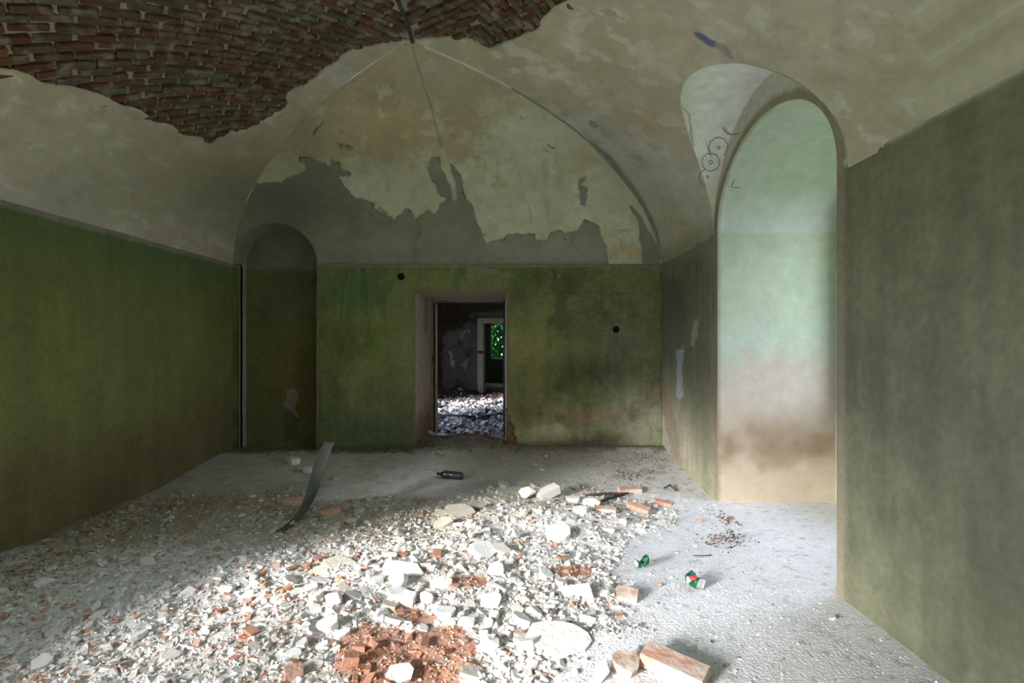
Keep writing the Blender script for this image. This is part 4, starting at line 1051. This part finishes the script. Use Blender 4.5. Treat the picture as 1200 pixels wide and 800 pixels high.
# crushed cans
def can(name, u, v, label, yaw, crush, lift, top):
    x, y = px2xy(u, v); r = bpy.data.objects.new(name, None); COL.objects.link(r); r.location = (x, y, float(hz(x, y)) + lift)
    r.rotation_euler = (0, 0, yaw); tag(r, label, 'can')
    H, Rr, k = .13, .035, 28; b = MB(); rows = [0, .006, .03, .05, .07, .09, .12, .138, .142]; rad = [.026, .032, .0345, .034, .034, .034, .0345, .030, .028]
    def dfm(x, a, q):
        yy, zz = q * math.cos(a), q * math.sin(a)
        zz *= crush + (1 - crush) * min(1, abs(x - .065) / .07) ** 1.5; zz += .005 * math.sin(x * 70 + a * 3); yy += .004 * math.sin(x * 55 + a)
        xx = (x - .07) * .85; c_, s_ = math.cos(top * xx * 8), math.sin(top * xx * 8)
        return (xx * c_, yy + .2 * abs(xx), zz + abs(xx) * top * .55)
    for x_, q in zip(rows, rad):
        for j in range(k): b.v.append(dfm(x_, 2 * math.pi * j / k, q))
    for i in range(len(rows) - 1):
        for j in range(k): b.f.append([i * k + j, i * k + (j + 1) % k, (i + 1) * k + (j + 1) % k, (i + 1) * k + j])
    o = b.build('can_body', M['cangreen'], r, smooth=False)
    for nm, x_, q in (('can_end', rows[0], rad[0]), ('can_end', rows[-1], rad[-1])):
        e = MB(); 
        for (xo, qq) in ((0, q), (.0, q * .85), (.006 if x_ < .05 else -.006, q * .7)):
            for j in range(k): e.v.append(dfm(x_ + xo, 2 * math.pi * j / k, qq * 1.06))
        for i in range(2):
            for j in range(k): e.f.append([i * k + j, i * k + (j + 1) % k, (i + 1) * k + (j + 1) % k, (i + 1) * k + j])
        e.f.append([2 * k + j for j in range(k)]); e.build(nm, M['silver'], r)
    # wide pale print band and red emblem on the upper side
    lb = MB(); rws = [.045, .06, .075, .09]
    for x_ in rws:
        for j in range(9): a = R(20 + j * 10); lb.v.append(dfm(x_, a, .0352))
    for i in range(3):
        for j in range(8): lb.f.append([i * 9 + j, i * 9 + j + 1, (i + 1) * 9 + j + 1, (i + 1) * 9 + j])
    lb.build('emblem', M['red'], r)
    lb = MB()
    for x_ in rws[:3]:
        for j in range(8): a = R(112 + j * 14); lb.v.append(dfm(x_ - .01, a, .0354))
    for i in range(2):
        for j in range(7): lb.f.append([i * 8 + j, i * 8 + j + 1, (i + 1) * 8 + j + 1, (i + 1) * 8 + j])
    lb.build('printed_panel', M['silver'], r)
    return r
c1 = can('crushed_can', 813, 688, 'crushed green and silver can with a red mark, nearer the right wall', R(-65), .6, .034, .25)
c2 = can('crushed_can', 752, 666, 'crumpled dark green can with its middle crushed, left of the silver one', R(20), .55, .028, .9)
[bpy.data.objects.remove(q) for q in list(c2.children) if q.name.startswith('emblem')]; c2.scale = (.85, .85, .9); c2.rotation_euler = (.5, -.15, R(25)); c1.rotation_euler = (.5, .12, R(-66)); c1.scale = (.9, 1.12, 1.12)

# sticks and scraps on the right
def stick(pp, rads, name, label, m, cat='stick'):
    P = []
    for (u, v, up) in pp:
        x, y = px2xy(u, v); P.append((x, y, float(hz(x, y)) + up))
    o = MB().tube(P, rads, 6).build(name, m, smooth=True); tag(o, label, cat); return o
stick([(688, 583, .03), (702, 583, .032), (715, 582, .03), (728, 582, .03), (737, 581, .03)], [.008, .016, .018, .014, .008], 'wooden_stick', 'dark flat stick lying across the rubble by the pink brick', M['darkwood'])
stick([(697, 594, .005), (701, 592, .02), (712, 588, .035), (732, 583, .03)], [.01, .016, .016, .01], 'wooden_stick', 'forked dark branch bent down in front of the flat stick', M['darkwood'])
stick([(716, 590, .02), (723, 597, .02), (729, 602, .01)], [.004, .005, .003], 'twig', 'thin twig hanging below the dark sticks', M['darkwood'], 'twig')
stick([(812, 652, .01), (822, 653, .012), (834, 652, .01)], [.003, .004, .003], 'twig', 'thin dark twig on the white dust beyond the silver can', M['darkwood'], 'twig')
stick([(778, 573, .01), (785, 571, .03), (792, 576, .01)], [.008, .012, .006], 'bark_scrap', 'curled dark bark scrap near the right wall', M['darkwood'], 'scrap')
stick([(700, 620, .01), (708, 640, .02)], [.003, .003], 'twig', 'short twig on the right slope of the heap', M['darkwood'], 'twig')
def scraps(name, cx, cy, rx, ry, n, cols, label, smax=.014):
    U = RNG.normal(cx, rx, n); V_ = RNG.normal(cy, ry, n); X = []; Y = []
    for a, b_ in zip(U, V_):
        x, y = px2xy(a, max(b_, 530))
        if x < XR - .06 and y < 7.3: X.append(x); Y.append(y)
    X = np.array(X); Y = np.array(Y); S = RNG.uniform(.004, smax, len(X)); C_ = np.array(cols)[RNG.integers(0, len(cols), len(X))]
    o = scatter(name, X, Y, S, C_, hz, M['rubble']); tag(o, label, 'debris', kind='stuff')
dk = [(.06, .05, .045), (.12, .10, .08), (.25, .10, .06), (.35, .32, .3)]
scraps('dark_debris', 738, 556, 14, 4, 180, dk, 'scatter of dark crumbs on the back floor right of the doorway')
scraps('red_debris', 862, 606, 12, 5, 200, [(.30, .10, .06), (.20, .07, .05), (.12, .08, .07)], 'reddish brick crumbs at the foot of the right wall')
scraps('dark_debris', 850, 632, 16, 5, 200, dk, 'dark leaf crumbs on the dust below the red crumbs')
scraps('dark_debris', 760, 536, 22, 4, 200, dk, 'dark crumbs strewn along the back right corner')
scraps('dark_debris', 650, 540, 50, 5, 260, [(.22, .20, .15), (.14, .12, .09), (.32, .29, .22)], 'brown crumbs along the foot of the back wall')
scraps('dark_debris', 728, 735, 16, 4, 90, [(.3, .28, .26), (.2, .18, .17), (.6, .58, .55)], 'grey crumbs at the right tip of the rubble')

# ------------------------------------------------------------------ pencil doodles on the lunette
dep = bpy.context.evaluated_depsgraph_get()
trees = []
for o in [c for c in ceiling.children if c.name.startswith('vault_plaster')] + [c for c in wr.children if c.name.startswith(('wall_face', 'window_reveal'))]:
    me = o.data; trees.append(BVHTree.FromPolygons([v.co for v in me.vertices], [p.vertices for p in me.polygons]))
def cast(u, v):
    d = Vector(((u - 600) / F, 1, (400 - v) / F)).normalized(); best = None
    for t in trees:
        h = t.ray_cast(Vector((0, 0, EYE)), d)
        if h[0] is not None and (best is None or h[3] < best[1]): best = (h[0] - d * .004, h[3])
    return best[0] if best else None
def doodle(pp, label, closed=False, r=.0035):
    P = [cast(*q) for q in pp]; P = [p for p in P if p is not None]
    if len(P) < 2: return
    # drop jumps between surfaces
    Q = [P[0]]
    for p in P[1:]:
        if (p - Q[-1]).length < .25: Q.append(p)
    if len(Q) > 1: o = MB().tube(Q, r, 4).build('pencil_drawing', M['pencil'], wr); tag(o, label)
def scallop(cx, cy, r, n=11, amp=.14, a0=0, a1=360):
    return [(cx + r * (1 + amp * abs(math.sin(n * R(a) / 2))) * math.cos(R(a)), cy + r * (1 + amp * abs(math.sin(n * R(a) / 2))) * math.sin(R(a)) * 1.0) for a in range(a0, a1 + 1, 6)]
doodle(scallop(833, 190, 9.5), 'pencil drawing of a scalloped flower'); doodle(scallop(833, 190, 2, 4, .05), 'centre of the scalloped flower')
doodle(scallop(842, 172, 10, 11, .14, 150, 420), 'upper pencil flower half drawn'); doodle(scallop(842, 173, 1.6, 4, .05), 'centre of the upper flower')
doodle(scallop(829, 208, 9, 9, .12, 130, 260), 'lower faint pencil flower'); doodle(scallop(829, 207, 1.2, 4, .05), 'centre of the lower flower')
doodle([(846, 149), (851, 156), (858, 158), (866, 156)], 'curled pencil line'); doodle([(861, 210), (857, 219), (866, 220)], 'angular pencil mark')

# ------------------------------------------------------------------ rooms beyond the doorway
X2L, X2R, Y2 = -3.78, 3.6, 16.0
def hz2(x, y):
    return -.06 + .03 * fbm(x, y, 3, 1.2, 4) + .015 * fbm(x, y, 3, 7, 3) + .16 * np.exp(-((y - 15.4) / .5) ** 2) * sstep(-.9, -1.3, x)
def col_f2(P, a, b):
    n = fbm(P[:, 0], P[:, 1], 0, 3, 5); n2 = fbm(P[:, 0], P[:, 1], 3, 14, 3)
    c = np.tile(np.array((.50, .51, .56)), (len(P), 1)); c = mix(c, (.10, .08, .07), np.clip(n2 * 2.5, 0, .9))  # bluish daylight of this room tinted into the floor colour
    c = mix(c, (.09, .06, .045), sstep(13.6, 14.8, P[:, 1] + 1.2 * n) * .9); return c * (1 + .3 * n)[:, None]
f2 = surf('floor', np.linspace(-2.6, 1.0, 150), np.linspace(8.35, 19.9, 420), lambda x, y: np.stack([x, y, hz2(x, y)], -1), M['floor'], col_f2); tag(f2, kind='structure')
f3 = MB().box((X2L - .2, YD + .1, -.5), (X2R + .2, 20.4, -.16)).build('floor', M['roomdark']); tag(f3, kind='structure')
W2 = [(8.7, 11.4, .6, 2.8)]
o = holed('wall_left', 'x', X2L, -.3, YD + .1, Y2 + .3, -.4, 3.7, W2, M['roomdark']); tag(o, kind='structure')
o = holed('wall_right', 'x', X2R, .3, YD + .1, Y2 + .3, -.4, 3.7, [], M['roomdark']); tag(o, kind='structure')
for h in W2: portal((X2L - .28, (h[0] + h[1]) / 2, (h[2] + h[3]) / 2), (0, R(-90), 0), h[3] - h[2], h[1] - h[0])
M['darkbrickceil'] = mat('dark_brick_ceiling', (.10, .06, .04), noise=.5, scale=10, bump=.6)
o = MB().box((X2L - .3, YD + .1, 3.3), (X2R + .3, 20.8, 3.7)).build('ceiling', M['darkbrickceil']); tag(o, kind='structure')
def col_far(P, a, b):
    u, v = proj(P); n = fbm(u, v, 0, .08, 4); n2 = fbm(u, v, 3, .25, 3)
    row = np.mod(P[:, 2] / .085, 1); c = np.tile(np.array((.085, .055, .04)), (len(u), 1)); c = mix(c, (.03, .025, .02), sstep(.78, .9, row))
    pl = sstep(-.5, .8, polysd(*warp(u, v, 3, .2), [(519,470),(518,410),(520,395),(526,388),(540,386),(548,376),(553,366),(600,362),(640,362),(640,470)]))
    pc = np.tile(np.array((.16, .145, .12)), (len(u), 1)); pc = blob(pc, u, v, 535, 402, 12, 10, (.24, .24, .22), .8)
    pc = mix(pc, (.42, .41, .38), sstep(0, .8, polysd(*warp(u, v, 3, .25), [(526,412),(530,410),(532,422),(531,432),(527,426)])))
    pc = mix(pc, (.36, .35, .32), sstep(0, .8, polysd(*warp(u, v, 3, .25), [(538,395),(543,386),(551,386),(552,392),(546,390),(542,398)])))
    pc = mix(pc, (.30, .29, .26), sstep(0, .8, polysd(*warp(u, v, 4, .25), [(542,424),(549,422),(549,434),(543,434)])))
    pc = mix(pc, (.05, .045, .04), sstep(.1, .5, n + .3 * n2) * .7)
    return (c * (1 - pl)[:, None] + pc * pl[:, None]) * (1 + .3 * n2)[:, None]
wf = bpy.data.objects.new('wall_far', None); COL.objects.link(wf); tag(wf, kind='structure')
D2 = (-.90, .20, -1, 2.02)
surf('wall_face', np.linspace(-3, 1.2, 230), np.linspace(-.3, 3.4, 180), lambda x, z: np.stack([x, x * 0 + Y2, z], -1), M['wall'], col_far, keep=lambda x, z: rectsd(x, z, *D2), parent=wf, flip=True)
holed('wall_core', 'y', Y2 + .02, .3, X2L - .3, X2R + .3, -.5, 3.7, [(D2[0], D2[1], -.5, D2[3])], M['roomdark'], wf)
d2 = bpy.data.objects.new('door_2', None); COL.objects.link(d2); tag(d2, kind='structure')
MB().box((-1.01, Y2 - .05, -.1), (-.83, Y2 + .06, 2.13)).build('door_jamb', M['palewood'], d2, bevel=.01)
MB().box((.13, Y2 - .05, -.1), (.31, Y2 + .06, 2.13)).build('door_jamb', M['palewood'], d2, bevel=.01)
MB().box((-.83, Y2 - .05, 1.98), (.13, Y2 + .06, 2.13)).build('door_head', M['palewood'], d2, bevel=.01)
MB().box((-1.0, Y2 - .065, 1.10), (-.84, Y2 - .04, 1.18)).build('hinge', M['darkwood'], d2)
MB().box((-.83, Y2 + .06, -.1), (-.80, Y2 + .40, 1.98)).build('door_lining', mat('blue_grey_lining', (.42, .48, .50), noise=.15, scale=5), d2)
Y3 = 20.0
M['green3'] = mat('far_green_plaster', (.13, .16, .12), noise=.3, scale=3)
W3 = [(-.78, .45, .80, 2.22)]
o = holed('wall_back', 'y', Y3, .3, X2L - .3, X2R + .3, -.5, 3.7, W3, M['green3']); tag(o, kind='structure')
o = holed('wall_left', 'x', -1.6, -.2, Y2 + .3, Y3, -.5, 3.6, [(17.2, 18.6, .8, 2.4)], M['green3']); tag(o, kind='structure')
o = holed('wall_right', 'x', 2.2, .2, Y2 + .3, Y3, -.5, 3.6, [], M['green3']); tag(o, kind='structure')
w2 = bpy.data.objects.new('window_2', None); COL.objects.link(w2); tag(w2, kind='structure')
MB().box((-.80, Y3 + .05, .80), (-.75, Y3 + .11, 2.22)).build('window_frame', M['wood'], w2); MB().box((-.75, Y3 + .05, .80), (.45, Y3 + .11, .84)).build('window_frame', M['wood'], w2)
portal((-.16, Y3 + .28, 1.5), (R(-90), 0, 0), 1.2, 1.4)
# rubble in the second room
N = 7000; Y = RNG.uniform(8.9, 15.85, N); X = RNG.uniform(-2.2, .6, N)
pal2 = np.array([(.70, .73, .82), (.55, .57, .64), (.80, .82, .88), (.10, .08, .07), (.30, .2, .16), (.4, .42, .48)])  # pale tones tinted blue for the daylight in this room
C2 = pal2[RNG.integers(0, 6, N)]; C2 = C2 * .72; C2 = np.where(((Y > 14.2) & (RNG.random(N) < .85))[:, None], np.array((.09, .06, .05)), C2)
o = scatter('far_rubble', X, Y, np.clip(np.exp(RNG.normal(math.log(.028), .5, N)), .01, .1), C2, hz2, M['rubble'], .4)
tag(o, 'bluish white rubble covering the floor of the room beyond the doorway', 'rubble', kind='stuff')
def stk2(a, b, r, label):
    z = lambda p: float(hz2(np.array([p[0]]), np.array([p[1]]))[0]) + .06
    P = [(*a, z(a)), ((a[0] + b[0]) / 2, (a[1] + b[1]) / 2, z(a) + .04), (*b, z(b) + .02)]
    o = MB().tube(P, r, 6).build('wooden_stick', M['darkwood'], smooth=True); tag(o, label, 'stick')
stk2((-1.7, 10.8), (-.7, 10.4), .018, 'long dark stick lying left to right in the room beyond the doorway')
stk2((-.75, 10.2), (-.05, 10.9), .015, 'dark stick on the right of the room beyond the doorway')
for i, (x, y, s) in enumerate(((-1.35, 9.3, .09), (-1.12, 9.5, .07), (-.72, 9.2, .08), (-.3, 9.3, .09), (-.55, 10.6, .1), (-.15, 9.15, .07))):
    o = bpy.data.objects.new('dark_clod', protoD[i]); COL.objects.link(o); o.location = (x, y, float(hz2(np.array([x]), np.array([y]))[0]) + s * .4); o.scale = (s, s, s); o.rotation_euler = (.3, .2, i)
    o.data = o.data.copy(); o.data.materials[0] = M['deadleaf']
    tag(o, 'dark earthy clod on the pale rubble of the room beyond the doorway', 'clod', 'dark clods beyond the doorway')

# ------------------------------------------------------------------ greenery outside and ground
def bush(cx, cy, cz, rx, ry, rz_, n, label, s=.09):
    t = bpy.data.objects.new('leafy_tree', None); COL.objects.link(t); t.location = (cx, cy, -.3); tag(t, label, 'tree')
    d = RNG.normal(0, 1, (n, 3)); d /= np.linalg.norm(d, axis=1)[:, None]; d *= RNG.uniform(.35, 1, n)[:, None] ** .5
    c = d * np.array((rx, ry, rz_)) + np.array((0, 0, cz + .3))
    a = RNG.normal(0, 1, (n, 3)); a /= np.linalg.norm(a, axis=1)[:, None]; b_ = np.cross(a, RNG.normal(0, 1, (n, 3))); b_ /= np.linalg.norm(b_, axis=1)[:, None]
    sz = RNG.uniform(.6, 1.3, n)[:, None] * s
    V = np.stack([c - a * sz, c + b_ * sz * .5, c + a * sz, c - b_ * sz * .5], 1).reshape(-1, 3); Q = np.arange(n * 4).reshape(-1, 4)
    g = RNG.uniform(.6, 1.3, n)[:, None] * np.array((.045, .20, .035)); cl = np.repeat(g, 4, 0)
    o = mesh_np('foliage', V, Q, M['rubble'], cl, smooth=False, parent=t); tag(o, kind='stuff')
    MB().tube([(0, 0, 0), (.05, 0, cz * .5), (0, .05, cz + .3)], [.12, .09, .05], 8).build('trunk', M['darkwood'], t)
bush(-.3, 22.6, 1.7, 2.2, 1.2, 2.1, 26000, 'green leafy tree seen through the farthest window')
bush(-4.6, 24.0, 2.2, 1.6, 1.0, 2.2, 3000, 'green leafy tree left of the one seen through the farthest window')
o = MB().box((-60, -60, -.7), (60, 80, -.52)).build('ground', M['grass']); tag(o, kind='structure')
